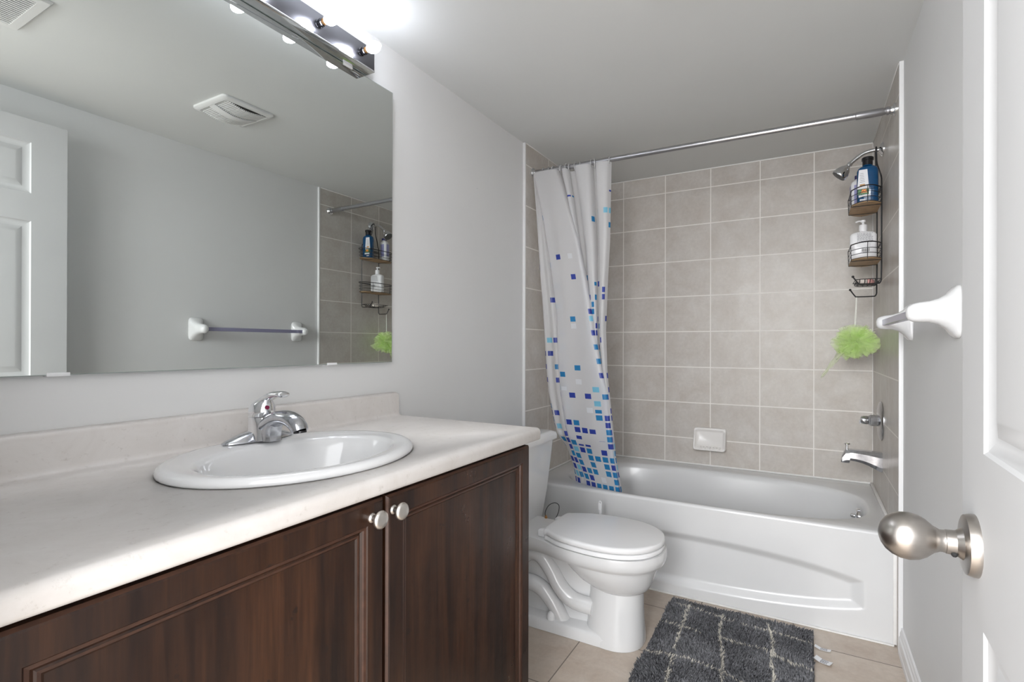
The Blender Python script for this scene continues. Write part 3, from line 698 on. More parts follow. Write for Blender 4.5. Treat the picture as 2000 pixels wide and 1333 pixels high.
def itab(tab, t):
    for (a, va), (b, vb) in zip(tab[:-1], tab[1:]):
        if t <= b:
            g = (t-a)/(b-a); g = max(0, min(1, g)); return va+(vb-va)*g
    return tab[-1][1]
ZTOP, ZBOT = 1.930, .18
xLt = [(-1, .010), (.00, .010), (.20, .022), (.38, .036), (.55, .040), (.63, .050), (.72, .078), (.80, .118), (.865, .178), (.92, .200), (1, .215)]
xRt = [(-1, .417), (0, .417), (.21, .412), (.45, .388), (.56, .392), (.66, .408), (.80, .428), (.88, .452), (1, .455)]
# folds: (fx top, y offset top, fx bottom, y offset bottom, t at which the lower layout is reached)
FO = [(0.00, .000, 0.00, .050, .5), (.01, -.022, .05, .022, .5), (.03, -.016, .12, .030, .5), (.045, -.004, .19, .020, .5), (.06, .014, .26, .034, .5), (.05, .020, .34, .046, .45), (.035, -.010, .30, .026, .42), (.03, -.034, .275, .000, .40),
      (.06, -.043, .31, -.020, .42), (.17, -.046, .52, -.034, .48), (.29, -.044, .80, -.042, .55), (.335, -.036, .965, -.040, .60), (.345, -.010, .975, -.012, .62), (.335, .020, .90, .022, .6), (.36, .022, .80, .036, .6),
      (.40, -.028, .84, .012, .7), (.45, -.030, .90, .006, .8), (.475, -.004, .86, .024, .8), (.46, .024, .80, .040, .8), (.53, .022, .84, .044, .8), (.555, -.012, .90, .022, .8), (.59, -.036, .935, -.004, .8), (.67, -.040, .955, -.022, .9),
      (.745, -.030, .975, -.030, .9), (.765, .004, .96, .002, .9), (.755, .026, .93, .026, .9), (.80, .010, .95, .018, .9), (.83, -.026, .975, -.006, .9), (.90, -.034, .985, -.024, .9), (.965, -.026, .995, -.030, .9), (1.0, .000, 1.0, -.012, .9)]
Pt = catmull([(a, b, e) for a, b, c, d, e in FO], 7); Pb = catmull([(c, d, 0) for a, b, c, d, e in FO], 7)
NV = 110; bm = B(); L = bm.loops.layers.uv.new('UVMap'); rowsv = []; ulen = [0]
for i in range(1, len(Pt)):
    def seg(P_, w): return math.hypot((P_[i].x-P_[i-1].x)*w, P_[i].y-P_[i-1].y)
    ulen.append(ulen[-1]+max(seg(Pt, .40), seg(Pb, .27)))
uvd = {}
for j in range(NV+1):
    t = j/NV; z = ZTOP+(ZBOT-ZTOP)*t; row = []
    wl = t**1.15
    xl, xr = itab(xLt, t), itab(xRt, t)
    yb = -.733+.066*max(0, (t-.30)/.55)**1.2 if t < .85 else -.733+.066+.01*(t-.85)
    for i in range(len(Pt)):
        wl = min(1, t/Pt[i].z); wl = wl*(1.4-.4*wl)
        fx = Pt[i].x*(1-wl)+Pb[i].x*wl; fy = Pt[i].y*(1-wl)+Pb[i].y*wl
        fy += .003*math.sin(ulen[i]*55+t*9)*min(1, t*3)
        zz = z
        x = xl+(xr-xl)*fx; y = yb+fy
        if z < .62:        # keep the hem inside the tub opening
            u = abs((x-TCX)/(TA-.015)); u = min(u, .999)
            lim = TCY-(TB-.015)*(1-u**3)**(1/3)+.008
            g = min(1, (.62-z)/.2); 
            if y < lim: y = y+(lim-y)*g
        v = bm.verts.new((x, y, zz)); row.append(v); uvd[v] = (ulen[i], (1-t)*(ZTOP-ZBOT)+.001)
    rowsv.append(row)
for a, b in zip(rowsv[:-1], rowsv[1:]):
    for i in range(len(a)-1):
        f = bm.faces.new((a[i], a[i+1], b[i+1], b[i]))
        for l in f.loops: l[L].uv = uvd[l.vert]
cur = obj('shower_curtain', bm, M['curtain'], smooth=True, angle=None, recalc=False)
tag(cur, 'frosted white shower curtain with blue squares, gathered at the left of the rod', 'shower curtain')

# ================================================================ TOILET
TY = -1.190
toi = thing('toilet', 'white two-piece toilet with closed lid between vanity and bathtub', 'toilet', (.4, TY, 0))
def outline(pts, sx=1, sy_=1, dx=0, z=0, k=5, cx=.56):
    """pts: (x, halfwidth) from back to tip"""
    up = [(x, w) for x, w in pts]; full = [Vector((x, w, 0)) for x, w in up]+[Vector((x, -w, 0)) for x, w in reversed(up) if w > 1e-6]
    c = catmull(full, k, closed=True)
    return [Vector((cx+(p.x-cx)*sx+dx, TY+p.y*sy_, z)) for p in c]
LID = [(.350, .092), (.372, .118), (.43, .147), (.50, .162), (.58, .168), (.655, .156), (.715, .124), (.752, .080), (.770, .034), (.773, 0)]
BOWL = [(.20, .105), (.27, .108), (.345, .120), (.42, .145), (.50, .162), (.58, .168), (.655, .158), (.718, .128), (.757, .083), (.776, .036), (.779, 0)]
bm = B()
# rim and bowl shell
ringsb = [outline(BOWL, z=.345), outline(BOWL, 1.004, 1.006, z=.340), outline(BOWL, 1.006, 1.01, z=.325), outline(BOWL, 1.0, 1.0, z=.308), outline(BOWL, .975, .96, z=.300), outline(BOWL, .955, .93, z=.293)]
loft(bm, ringsb, cap0=True, cap1=True)
def egg(cx, a, b, z, n=40, tip=0.0):
    return [Vector((cx+a*math.cos(2*PI*i/n)+(tip if math.cos(2*PI*i/n) > 0 else 0)*math.cos(2*PI*i/n), TY+b*math.sin(2*PI*i/n), z)) for i in range(n)]
loft(bm, [egg(.575, .182, .155, .300), egg(.575, .176, .150, .275), egg(.582, .160, .138, .250), egg(.592, .142, .122, .225), egg(.605, .118, .102, .203), egg(.612, .100, .088, .192), egg(.610, .080, .075, .186)])
obj_b = bm
# pedestal front column
loft(bm, [supere(.602, TY, .094, .083, .200, 40, 2.3), supere(.602, TY, .096, .086, .185, 40, 2.3), supere(.600, TY, .099, .091, .12, 40, 2.3), supere(.599, TY, .103, .097, .06, 40, 2.3), supere(.598, TY, .107, .104, .02, 40, 2.3), supere(.598, TY, .108, .105, .001, 40, 2.3)])
# foot
foot = [(.13, .075), (.16, .097), (.25, .103), (.40, .103), (.50, .103), (.585, .102), (.635, .085), (.665, .040), (.672, 0)]
loft(bm, [outline(foot, z=.001, cx=.4), outline(foot, z=.028, cx=.4), outline(foot, .99, .96, z=.038, cx=.4), outline(foot, .97, .90, z=.043, cx=.4)])
# narrow web and rear column that carries the deck
loft(bm, [supere(.34, TY, .19, .045, .03, 32, 3), supere(.36, TY, .19, .040, .15, 32, 3), supere(.37, TY, .17, .055, .25, 32, 3), supere(.37, TY, .16, .075, .298, 32, 3)])
for s in (-1, 1):
    yy = TY+s*.052
    tube(bm, catmull([(.22, yy, .225), (.265, yy+s*.004, .262), (.315, yy+s*.006, .262), (.360, yy+s*.007, .218), (.400, yy+s*.008, .160), (.450, yy+s*.006, .122), (.53, yy+s*.002, .112)], 6), .030, 20)
    tube(bm, catmull([(.17, yy, .09), (.215, yy+s*.004, .132), (.270, yy+s*.008, .150), (.325, yy+s*.008, .135), (.372, yy+s*.006, .090), (.408, yy+s*.004, .030)], 6), .030, 20)
obj('bowl_and_pedestal', bm, M['porcelain'], toi, angle=45)
def slab(name, pts, z0, z1, sx, sy_, e=.004):
    bm = B()
    loft(bm, [outline(pts, sx-.012, sy_-.02, z=z0), outline(pts, sx, sy_, z=z0+e*.6), outline(pts, sx, sy_, z=z1-e), outline(pts, sx-.010, sy_-.018, z=z1-e*.25), outline(pts, sx-.04, sy_-.07, z=z1)])
    return obj(name, bm, M['seat'], toi, angle=50)
slab('seat_ring', LID, .3460, .3625, .995, .99)
slab('seat_lid', LID, .3650, .3860, 1.0, 1.0, .006)
for s in (-1, 1):
    bm = B(); box(bm, (.318, TY+s*.075-.016, .3455), (.362, TY+s*.075+.016, .372), .005); obj('hinge', bm, M['seat'], toi)
    bm = B(); yb = TY+s*.083; lathe(bm, (.372, yb, .042), (0, 0, 1), [(0, .0165), (.014, .0155), (.023, .012), (.028, .006), (.029, .001)], 20); obj('bolt_cap', bm, M['seat'], toi)
bm = B()
def tk(x0, x1, hw, z, r=.03): return rr(x0, x1, TY-hw, TY+hw, z, r, 6)
loft(bm, [tk(.030, .195, .185, .325), tk(.024, .206, .192, .332), tk(.018, .222, .206, .45), tk(.014, .234, .216, .58), tk(.010, .242, .221, .664)])
obj('tank', bm, M['porcelain'], toi, angle=45)
bm = B()
loft(bm, [tk(.008, .248, .226, .6645), tk(.004, .256, .233, .668), tk(.004, .257, .234, .684), tk(.008, .253, .230, .694), tk(.022, .236, .212, .7005)])
obj('tank_lid', bm, M['porcelain'], toi, angle=50)
# flush lever on the left front of the tank
bm = B(); lathe(bm, (.243, TY-.16, .62), (1, 0, 0), [(0, .010), (.008, .009)], 16); tube(bm, [(.250, TY-.16, .62), (.256, TY-.11, .615)], .004, 8); obj('flush_lever', bm, M['chrome'], toi)

# cable loop sticking up behind the seat
cab = thing('cable_loop', 'thin dark cable loop standing up behind the toilet seat', 'cable', (.262, -1.075, .345))
bm = B(); tube(bm, catmull([(.252, -1.082, .346), (.250, -1.080, .372), (.262, -1.070, .398), (.283, -1.058, .408), (.298, -1.050, .398), (.299, -1.052, .375), (.292, -1.058, .352), (.288, -1.062, .346)], 6), .0016, 8); obj('cable', bm, M['black_wire'], cab)
bm = B(); lathe(bm, (.254, -1.082, .3458), (0, 0, 1), [(0, .006), (.006, .006), (.007, .003), (.012, .003)], 12); obj('fitting', bm, M['brass'], cab)

# toilet brush between toilet and tub: the handle eye shows over the lid
br = thing('toilet_brush', 'white toilet brush whose holed handle tip shows behind the lid', 'toilet brush', (.425, -.895, 0))
bm = B(); lathe(bm, (.425, -.895, .001), (0, 0, 1), [(0, .048), (.010, .048), (.10, .040), (.118, .038), (.118, .034), (.02, .036)], 28); obj('holder', bm, M['white_plastic'], br)
bm = B(); tube(bm, [(.425, -.895, .03), (.425, -.895, .355)], .006, 12)
loft(bm, [[Vector((.425+a*.0075, -.895+b*.003, z)) for a, b in ((-1, -1), (1, -1), (1, 1), (-1, 1))] for z in (.345, .383)])
tube(bm, [Vector((.425+.0052*math.cos(a), -.895, .3845+.0075*math.sin(a))) for a in [2*PI*i/16 for i in range(16)]], .0028, 8, closed=True)
obj('handle', bm, M['white_plastic'], br)

# ================================================================ BATH MAT
mat_ = thing('bath_mat', 'shaggy charcoal bath mat with cream trellis lines beside the tub', 'bath mat', (.98, -1.22, 0))
mx0, mx1, my0, my1 = .722, 1.240, -1.66, -.830
bm = B(); loft(bm, [rr(mx0, mx1, my0, my1, .0012, .006, 3), rr(mx0, mx1, my0, my1, .006, .006, 3), rr(mx0+.004, mx1-.004, my0+.004, my1-.004, .0085, .006, 3)]); obj('backing', bm, M['rubber'], mat_)
def fl(u, v):      # photo pixel to the floor plane of the mat
    d = FW+RR*((u-1000-SHX)/F_PX)-UU*((v-666.5-SHY)/F_PX); q = (.018-CAM.z)/d.z
    return (CAM.x+d.x*q, CAM.y+d.y*q)
# cream lines of the pattern, laid out on the mat in metres (x, y)
LN = [[(.755, -.878), (.792, -.876), (.912, -.895)], [(.935, -.903), (.965, -.906)], [(1.005, -.914), (1.236, -.923)],
      [(.722, -1.035), (.868, -1.042)], [(.948, -1.044), (1.082, -1.050), (1.150, -1.082), (1.236, -1.106)],
      [(.720, -1.252), (.845, -1.235), (.985, -1.245), (1.055, -1.280)], [(.735, -1.440), (.81, -1.43)],
      [(.798, -.866), (.802, -1.055), (.815, -1.200)], [(.815, -1.245), (.83, -1.40), (.85, -1.52)],
      [(.922, -.868), (.945, -1.055), (.972, -1.220), (.99, -1.34), (.98, -1.50)],
      [(1.092, -.868), (1.108, -.985), (1.122, -1.175), (1.13, -1.30), (1.12, -1.50)],
      [(.985, -1.330), (1.235, -1.335)], [(.73, -1.50), (1.235, -1.52)]]
LN = LN + []
def dseg(p, a, b):
    ax, ay = a; bx, by = b; px, py = p; dx, dy = bx-ax, by-ay; l = dx*dx+dy*dy
    t = max(0, min(1, ((px-ax)*dx+(py-ay)*dy)/l)); return math.hypot(px-ax-t*dx, py-ay-t*dy)
verts, faces, mats = [], [], []
rnd = random.Random(3)
sp0 = .0052; nxm = int((mx1-mx0)/sp0); nym = int((my1-my0)/sp0)
for iy in range(nym):
    for ix in range(nxm):
        px = mx0+(ix+.5+rnd.uniform(-.5, .5))*sp0; py = my0+(iy+.5+rnd.uniform(-.5, .5))*sp0
        d = min(dseg((px+rnd.uniform(-.004, .004), py+rnd.uniform(-.004, .004)), a, b) for ln in LN for a, b in zip(ln[:-1], ln[1:]))
        cream = d < .0052
        h = rnd.uniform(.012, .019)*(.85 if cream else 1)
        flow = math.sin(px*19+py*7)*1.5+math.cos(py*23-px*5)*1.3
        a = flow+rnd.uniform(-.9, .9); le = rnd.uniform(.004, .011)
        dx, dy = math.cos(a)*le, math.sin(a)*le
        r = .0027; b0 = len(verts)
        for q in range(3):
            an = a+q*2*PI/3; verts.append((px+r*math.cos(an), py+r*math.sin(an), .007))
        for q in range(3):
            an = a+q*2*PI/3; verts.append((px+dx*.45+r*.95*math.cos(an), py+dy*.45+r*.95*math.sin(an), .007+h*.62))
        ex_ = min(max(px+dx, mx0-.006), mx1+.005); verts.append((ex_, min(py+dy, my1+.006), .007+h))
        for q in range(3):
            w = (q+1) % 3; faces.append((b0+q, b0+w, b0+3+w, b0+3+q)); faces.append((b0+3+q, b0+3+w, b0+6)); mats += [cream, cream]
me = bpy.data.meshes.new('pile'); me.from_pydata(verts, [], faces); me.update()
me.materials.append(M['pile_grey']); me.materials.append(M['pile_cream'])
me.polygons.foreach_set('material_index', [1 if c else 0 for c in mats])
pile = bpy.data.objects.new('pile', me); COL.objects.link(pile); pile.parent = mat_; pile.matrix_parent_inverse = wm(mat_).inverted()
pile['kind'] = 'stuff'
for (x, y, a, l, w, lab) in ((1.243, -.917, -.20, .050, .017, 'curled white care tag with black print'), (1.243, -.992, -.40, .052, .026, 'white care tag with fine print')):
    bm = B(); ca, sa = math.cos(a), math.sin(a)
    def tp_(u, v, h): return Vector((x+u*ca-v*sa, y+u*sa+v*ca, h))
    n = 8; loft(bm, [[tp_(l*i/n, -w/2, .0075-.006*min(1, i/3)+(.004*(i/n)**3)), tp_(l*i/n, w/2, .0075-.006*min(1, i/3)+(.004*(i/n)**3)), tp_(l*i/n, w/2, .0081-.006*min(1, i/3)+(.004*(i/n)**3)), tp_(l*i/n, -w/2, .0081-.006*min(1, i/3)+(.004*(i/n)**3))] for i in range(n+1)])
    tg = obj('care_tag', bm, M['paper'], mat_, smooth=False); tg['label'] = lab
    bm = B()
    rowsn = 3 if w < .02 else 6
    for r_ in range(rowsn):
        v = -w/2+w*(r_+.7)/(rowsn+.4); u = .012
        while u < l-.012:
            q = rnd.uniform(.003, .007); hgt = .0086-.006+.004*(u/l)**3
            hw = w/rowsn*.28
            bm.faces.new([bm.verts.new(tp_(*p, hgt)) for p in ((u, v-hw), (u+q, v-hw), (u+q, v+hw), (u, v+hw))]); u += q+.0015
    obj('print', bm, M['grey_print'], tg, smooth=False)

# ================================================================ WALL FITTINGS IN THE TUB ALCOVE
sd = thing('soap_dish', 'off-white ceramic soap dish fixed to the back tile wall', 'soap dish', (.741, 0, .55))
bm = B()
sx0, sx1, sz0, sz1 = .655, .828, .492, .614
def rxz(x0, x1, z0, z1, y, yb=None, r=.012, n=5):
    out = []
    for cx, cz, a0 in ((x1-r, z1-r, 0), (x0+r, z1-r, 90), (x0+r, z0+r, 180), (x1-r, z0+r, 270)):
        for i in range(n+1):
            a = math.radians(a0+90*i/n); zz = cz+r*math.sin(a); t = (zz-z0)/(z1-z0)
            out.append(Vector((cx+r*math.cos(a), y if yb is None else yb+(y-yb)*t, zz)))
    return out
loft(bm, [rxz(sx0, sx1, sz0+.004, sz1, -.0003), rxz(sx0, sx1, sz0+.002, sz1, -.014, -.030), rxz(sx0+.001, sx1-.001, sz0, sz1-.001, -.018, -.048), rxz(sx0+.004, sx1-.004, sz0+.003, sz1-.004, -.021, -.054),
          rxz(sx0+.009, sx1-.009, sz0+.008, sz1-.012, -.020, -.053), rxz(sx0+.013, sx1-.013, sz0+.016, sz1-.018, -.010, -.038, .014), rxz(sx0+.022, sx1-.022, sz0+.026, sz1-.024, -.006, -.022, .014)])
MD = simple('dish_ceramic', (0.80, 0.775, 0.75), .3, noise=.01)
obj('dish', bm, MD, sd, angle=50)
bm = B()
for i in range(7):
    x = sx0+.035+i*.0172; box(bm, (x, -.050, sz0+.012), (x+.008, -.030, sz0+.020), .002)
obj('drain_ridges', bm, MD, sd)

# shower arm and head
SY, SZ = -.372, 1.915
sh = thing('wall_mounted_shower', 'chrome shower head on a bent arm, above the hanging caddy', 'shower', (WX, SY, SZ))
bm = B(); lathe(bm, (WX-.0003, SY, SZ), (-1, 0, 0), [(0, .030), (.003, .030), (.009, .024), (.013, .014), (.016, .011)], 32); obj('wall_flange', bm, M['chrome'], sh, angle=40)
bm = B(); arm = catmull([(WX-.012, SY, SZ), (1.462, SY, SZ+.001), (1.430, SY, SZ-.006), (1.400, SY, SZ-.026), (1.380, SY, SZ-.043)], 8); tube(bm, arm, .0085, 16); obj('arm', bm, M['chrome'], sh)
bm = B(); hd = Vector((-.66, -.0, -.75)).normalized(); hc = Vector((1.383, SY, SZ-.040))
lathe(bm, hc, hd, [(0, .010), (.008, .0115), (.012, .0115), (.014, .009), (.020, .012), (.030, .021), (.045, .028), (.060, .0315), (.066, .032), (.069, .030)], 32); obj('head', bm, M['chrome'], sh, angle=40)
bm = B(); lathe(bm, hc+hd*.0685, hd, [(0, .029), (.0015, .0285), (.002, .012), (.0035, .011), (.004, .002)], 32)
for i in range(16):
    a = 2*PI*i/16; u = hd.cross(Vector((0, 1, 0))).normalized(); v = hd.cross(u)
    sph(bm, hc+hd*.070+u*.021*math.cos(a)+v*.021*math.sin(a), .0022, 8)
MDK = simple('grey_spray_face', (0.07, 0.07, 0.07), .4, noise=.2, nscale=200); obj('spray_face', bm, MDK, sh)

# valve
MV = simple('dull_valve_chrome', (0.45, 0.45, 0.46), .22, 1.0, noise=.05)
va = thing('shower_valve', 'chrome round shower valve with a single handle on the side tile wall', 'valve', (WX, -.337, .751))
bm = B(); lathe(bm, (WX-.0003, -.337, .751), (-1, 0, 0), [(0, .084), (.003, .084), (.008, .079), (.013, .062), (.015, .035), (.0155, .022)], 48); obj('escutcheon', bm, MV, va, angle=40)
bm = B(); lathe(bm, (WX-.014, -.337, .751), (-1, 0, 0), [(0, .024), (.028, .024), (.030, .021), (.034, .021)], 8); obj('bonnet', bm, M['spot_chrome'], va, angle=20)
bm = B(); lathe(bm, (WX-.047, -.337, .751), (-1, 0, 0), [(0, .015), (.004, .018), (.020, .0185), (.028, .016), (.031, .010)], 24)
loft(bm, [[Vector((x, -.337+a, .751+b-.006*q)) for a, b in ((-.008, -.006), (.008, -.006), (.008, .010), (-.008, .010))] for q, x in enumerate((WX-.060, WX-.072, WX-.082))])
obj('handle', bm, M['spot_chrome'], va, angle=40)

# spout
ts = thing('tub_spout', 'chrome tub spout with pull-up diverter knob above the tub rim', 'spout', (WX, -.347, .58))
bm = B(); rings = []
for x, zt, zb, w in ((WX-.0005, .616, .534, .030), (WX-.010, .616, .536, .030), (WX-.028, .617, .546, .0285), (WX-.050, .618, .557, .0275), (WX-.075, .619, .566, .0265), (WX-.100, .620, .571, .026), (WX-.117, .6205, .572, .025), (WX-.119, .6205, .561, .0248), (WX-.134, .617, .5600, .024), (WX-.147, .590, .5600, .022), (WX-.151, .566, .5610, .018)):
    rings.append([Vector((x, -.347+w*s, z)) for s, z in ((-.55, zb), (.55, zb), (1, zb+(zt-zb)*.25), (1, zb+(zt-zb)*.75), (.65, zt), (-.65, zt), (-1, zb+(zt-zb)*.75), (-1, zb+(zt-zb)*.25))])
loft(bm, rings); obj('spout_body', bm, M['spot_chrome'], ts, angle=25)
bm = B(); lathe(bm, (WX-.128, -.347, .619), (0, 0, 1), [(0, .005), (.020, .004), (.021, .011), (.025, .0115), (.027, .009)], 20); obj('diverter_knob', bm, M['chrome'], ts, angle=30)

# ================================================================ CADDY
cad = thing('shower_caddy', 'black wire shower caddy with two wooden shelves hung from the shower arm', 'shower caddy', (1.484, -.395, 1.32))
PX, YN, YF = 1.484, -.476, -.318
def wires(name, lst, r, parent=cad, m='black_wire'):
    bm = B()
    for p in lst: tube(bm, p, r, 8)
    return obj(name, bm, M[m], parent)
HKY = SY-.006
wires('frame', [catmull([(1.4745, HKY-.012, 1.896), (1.4745, HKY-.013, 1.918), (1.4745, SY-.002, 1.9275), (1.4745, HKY+.022, 1.918), (1.4745, HKY+.020, 1.896)], 6),
      catmull([(1.4745, HKY-.012, 1.896), (1.476, -.392, 1.855), (1.482, -.415, 1.815), (PX, -.462, 1.775), (PX, YN, 1.74), (PX, YN, 1.60), (PX, YN, 1.42)], 8),
      catmull([(1.4745, HKY+.020, 1.896), (1.476, -.356, 1.855), (1.482, -.338, 1.815), (PX, -.326, 1.775), (PX, YF, 1.74), (PX, YF, 1.60), (PX, YF, 1.42)], 8),
      [(PX, YN, 1.42), (PX-.001, YN, 1.345)], [(PX, YF, 1.42), (PX-.001, YF, 1.305)],
      [(PX, YN, 1.735), (PX, YF, 1.735)], [(PX, YN, 1.50), (PX, YF, 1.50)]], .0029)
def plan(bul, x0=1.379, x1=PX):
    """closed plan loop: straight short sides, bulging near and far ends"""
    pts = []
    for i in range(13): t = i/12; pts.append((x0+(x1-x0)*t, YN-bul*math.sin(PI*t)**.8))
    for i in range(13): t = 1-i/12; pts.append((x0+(x1-x0)*t, YF+bul*math.sin(PI*t)**.8))
    return pts
for zb, lab in ((1.660, 'upper'), (1.432, 'lower')):
    bm = B(); pl = plan(.058)
    loft(bm, [[Vector((x, y, zb)) for x, y in pl], [Vector((x, y, zb+.006)) for x, y in pl]])
    sh_ = obj('shelf_board', bm, M['bamboo'], cad, smooth=False); sh_['label'] = lab+' wooden shelf board'
    rails = []
    for dz, bb in ((.004, .060), (.022, .062), (.042, .064), (.066, .066)):
        rails.append([Vector((x, y, zb+dz)) for x, y in plan(bb)]+[Vector((1.379, YN, zb+dz))])
    rails += [[(1.379, YN, zb-.002), (PX, YN, zb-.002)], [(1.379, YF, zb-.002), (PX, YF, zb-.002)]]
    for y in (YN, YF): rails.append([(1.379, y, zb-.002), (1.377, y, zb+.066)])
    for s, y in ((-1, YN), (1, YF)): rails.append([(1.431, y+s*.058, zb-.001), (1.431, y+s*.066, zb+.066)])
    wires('basket', rails[:3]+rails[4:], .0013)
    wires('top_rail', [rails[3]], .0024)
# soap dish and hooks
wires('soap_rack', [[Vector((x, y, 1.352)) for x, y in plan(.012, 1.395)]+[Vector((1.395, YN, 1.352))]] +
      [catmull([(x, YN+.004, 1.352), (x, YN+.035, 1.336), (x, YF-.035, 1.336), (x, YF-.004, 1.352)], 5) for x in (1.410, 1.428, 1.446, 1.464)] +
      [catmull([(1.400, y, 1.350), (1.405, y, 1.336), (1.470, y, 1.336), (1.480, y, 1.350)], 5) for y in (-.44, -.40, -.355)], .0016)
for y, z in ((YN, 1.345), (YF, 1.305)):
    bm = B(); tube(bm, catmull([(PX-.001, y, z), (PX-.006, y, z-.010), (PX-.016, y, z-.012), (1.412, y, z-.012), (1.404, y, z-.009), (1.386, y, z+.018)], 5), .0027, 8); sph(bm, (1.385, y, z+.020), .0052, 12); obj('hook', bm, M['black_wire'], cad)

# blue bottle
def flat_bottle(name, label, cx, cyy, z, hx, hy, H, rz, m, neck, capm, capz, e=3.0, sh=.022):
    t = thing(name, label, 'bottle', (cx, cyy, z), rz)
    def loc(v): return Vector((cx+v.x*math.cos(rz)-v.y*math.sin(rz), cyy+v.x*math.sin(rz)+v.y*math.cos(rz), v.z))
    bm = B()
    rows = [(z, .90), (z+.004, 1), (z+H*.5, 1.0), (z+H-sh, 1), (z+H-sh*.5, .9), (z+H-sh*.15, .68), (z+H, .45)]
    rg = [[loc(p) for p in supere(0, 0, hx*s, hy*s, zz, 36, e)] for zz, s in rows]
    rg.append([loc(p) for p in supere(0, 0, neck, neck, z+H+.001, 36, 2)]); rg.append([loc(p) for p in supere(0, 0, neck, neck, z+H+.006, 36, 2)])
    loft(bm, rg); obj('bottle_body', bm, m, t, angle=40)
    return t, loc
ZS1 = 1.6665; ZS2 = 1.4385
def decal(parent, loc, items, hy, name='label'):
    """small printed patches on the -y face of a flat bottle: (x0, x1, z0, z1, material, skew)"""
    ms = []; bm = B()
    for k_, (x0, x1, z0, z1, m, sk) in enumerate(items):
        if m not in ms: ms.append(m)
        off = -hy-.0006-.00025*k_
        f = bm.faces.new([bm.verts.new(loc(Vector(p))) for p in ((x0, off, z0), (x1, off, z0), (x1-sk, off, z1), (x0+sk, off, z1))]); f.material_index = ms.index(m)
    return obj(name, bm, ms, parent, smooth=False)
MG = simple('green_leaf_print', (0.06, 0.16, 0.06), .4, noise=.8, nscale=260)
MO = simple('orange_flower_print', (0.75, 0.25, 0.05), .4, noise=.7, nscale=260)
t1, l1 = flat_bottle('shampoo_bottle', 'tall blue bottle with black cap on the upper caddy shelf', 1.437, -.462, ZS1, .038, .024, .158, -.12, M['blue_bottle'], .017, None, 0)
bm = B(); lathe(bm, (1.437, -.462, ZS1+.161), (0, 0, 1), [(0, .0185), (.020, .0185), (.021, .0215), (.031, .0215), (.0335, .019)], 28); obj('cap', bm, M['black_plastic'], t1, angle=30)
its = [(-.035, .006, ZS1+.060, ZS1+.140, M['paper'], .006), (-.033, .006, ZS1+.036, ZS1+.060, MG, 0), (-.022, .000, ZS1+.044, ZS1+.058, MO, .004), (-.030, .010, ZS1+.026, ZS1+.035, M['paper'], 0), (-.026, -.006, ZS1+.012, ZS1+.018, M['paper'], 0), (-.026, -.008, ZS1+.070, ZS1+.080, M['orange_print'], 0)]
for i in range(6): its.append((-.026+.002*(i % 2), -.008-.001*i, ZS1+.088+i*.007, ZS1+.0895+i*.007, M['grey_print'], 0))
decal(t1, l1, its, .024)
t2, l2 = flat_bottle('conditioner_bottle', 'white and lavender bottle standing behind the blue bottle', 1.418, -.330, ZS1, .034, .024, .140, .05, M['white_plastic'], .017, None, 0)
bm = B(); lathe(bm, (1.418, -.330, ZS1+.143), (0, 0, 1), [(0, .018), (.016, .018), (.0175, .016)], 24); obj('cap', bm, M['navy'], t2)
bm = B()
def sideq(loc, x, y0, y1, z0, z1): bm.faces.new([bm.verts.new(loc(Vector(p))) for p in ((x, y0, z0), (x, y1, z0), (x, y1, z1), (x, y0, z1))])
sideq(l2, -.0346, -.012, .012, ZS1+.03, ZS1+.115); bm.faces.new([bm.verts.new(l2(Vector(p))) for p in ((-.022, -.0246, ZS1+.03), (.01, -.0246, ZS1+.03), (.01, -.0246, ZS1+.115), (-.022, -.0246, ZS1+.115))]); obj('label', bm, M['lavender'], t2, smooth=False)
t3, l3 = flat_bottle('lotion_bottle', 'white pump bottle with small grey text on the lower caddy shelf', 1.428, -.385, ZS2, .049, .022, .128, -.06, M['white_plastic'], .014, None, 0, 4.0, .016)
bm = B(); lathe(bm, (1.428, -.385, ZS2+.133), (0, 0, 1), [(0, .0155), (.024, .0150), (.026, .012), (.027, .005), (.040, .004)], 24)
tube(bm, catmull([(1.428, -.385, ZS2+.172), (1.412, -.388, ZS2+.175), (1.400, -.390, ZS2+.170)], 4), .0035, 8); lathe(bm, (1.428, -.385, ZS2+.168), (0, 0, 1), [(0, .004), (.002, .009), (.010, .009), (.011, .007)], 16); obj('pump', bm, M['white_plastic'], t3, angle=30)
its = []
for i in range(8):
    xx = -.022
    while xx < .030:
        q = rnd.uniform(.004, .010); its.append((xx, min(xx+q, .034), ZS2+.078+i*.0052, ZS2+.0797+i*.0052, M['grey_print'], 0)); xx += q+.002
for i in range(11):
    its.append((-.006+i*.0026, -.006+i*.0026+(.0015 if i % 3 else .0009), ZS2+.038, ZS2+.052, M['black_print'], 0))
for i in range(4): its.append((0+i*.005, .0035+i*.005, ZS2+.033, ZS2+.0355, M['grey_print'], 0))
for i in range(3): its.append((-.024, .026, ZS2+.060+i*.005, ZS2+.0608+i*.005, M['grey_print'], 0))
decal(t3, l3, its, .022)
for (x, y, a, m, lab) in ((1.424, -.405, .4, 'soap_white', 'cream white soap piece in the wire rack, left one'), (1.452, -.385, -.5, 'soap_pink', 'pinkish soap piece in the wire rack, right one')):
    bm = B(); rg = []
    for zz, s in ((1.3375, .7), (1.341, .95), (1.349, 1), (1.357, .92), (1.361, .6)):
        rg.append([Vector((x+p.x*math.cos(a)-p.y*math.sin(a), y+p.x*math.sin(a)+p.y*math.cos(a), zz)) for p in supere(0, 0, .014*s, .026*s, 0, 24, 2.6)])
    loft(bm, rg); o = obj('soap_bar', bm, M[m], angle=70); tag(o, lab, 'soap', 'soap pieces in the caddy rack')

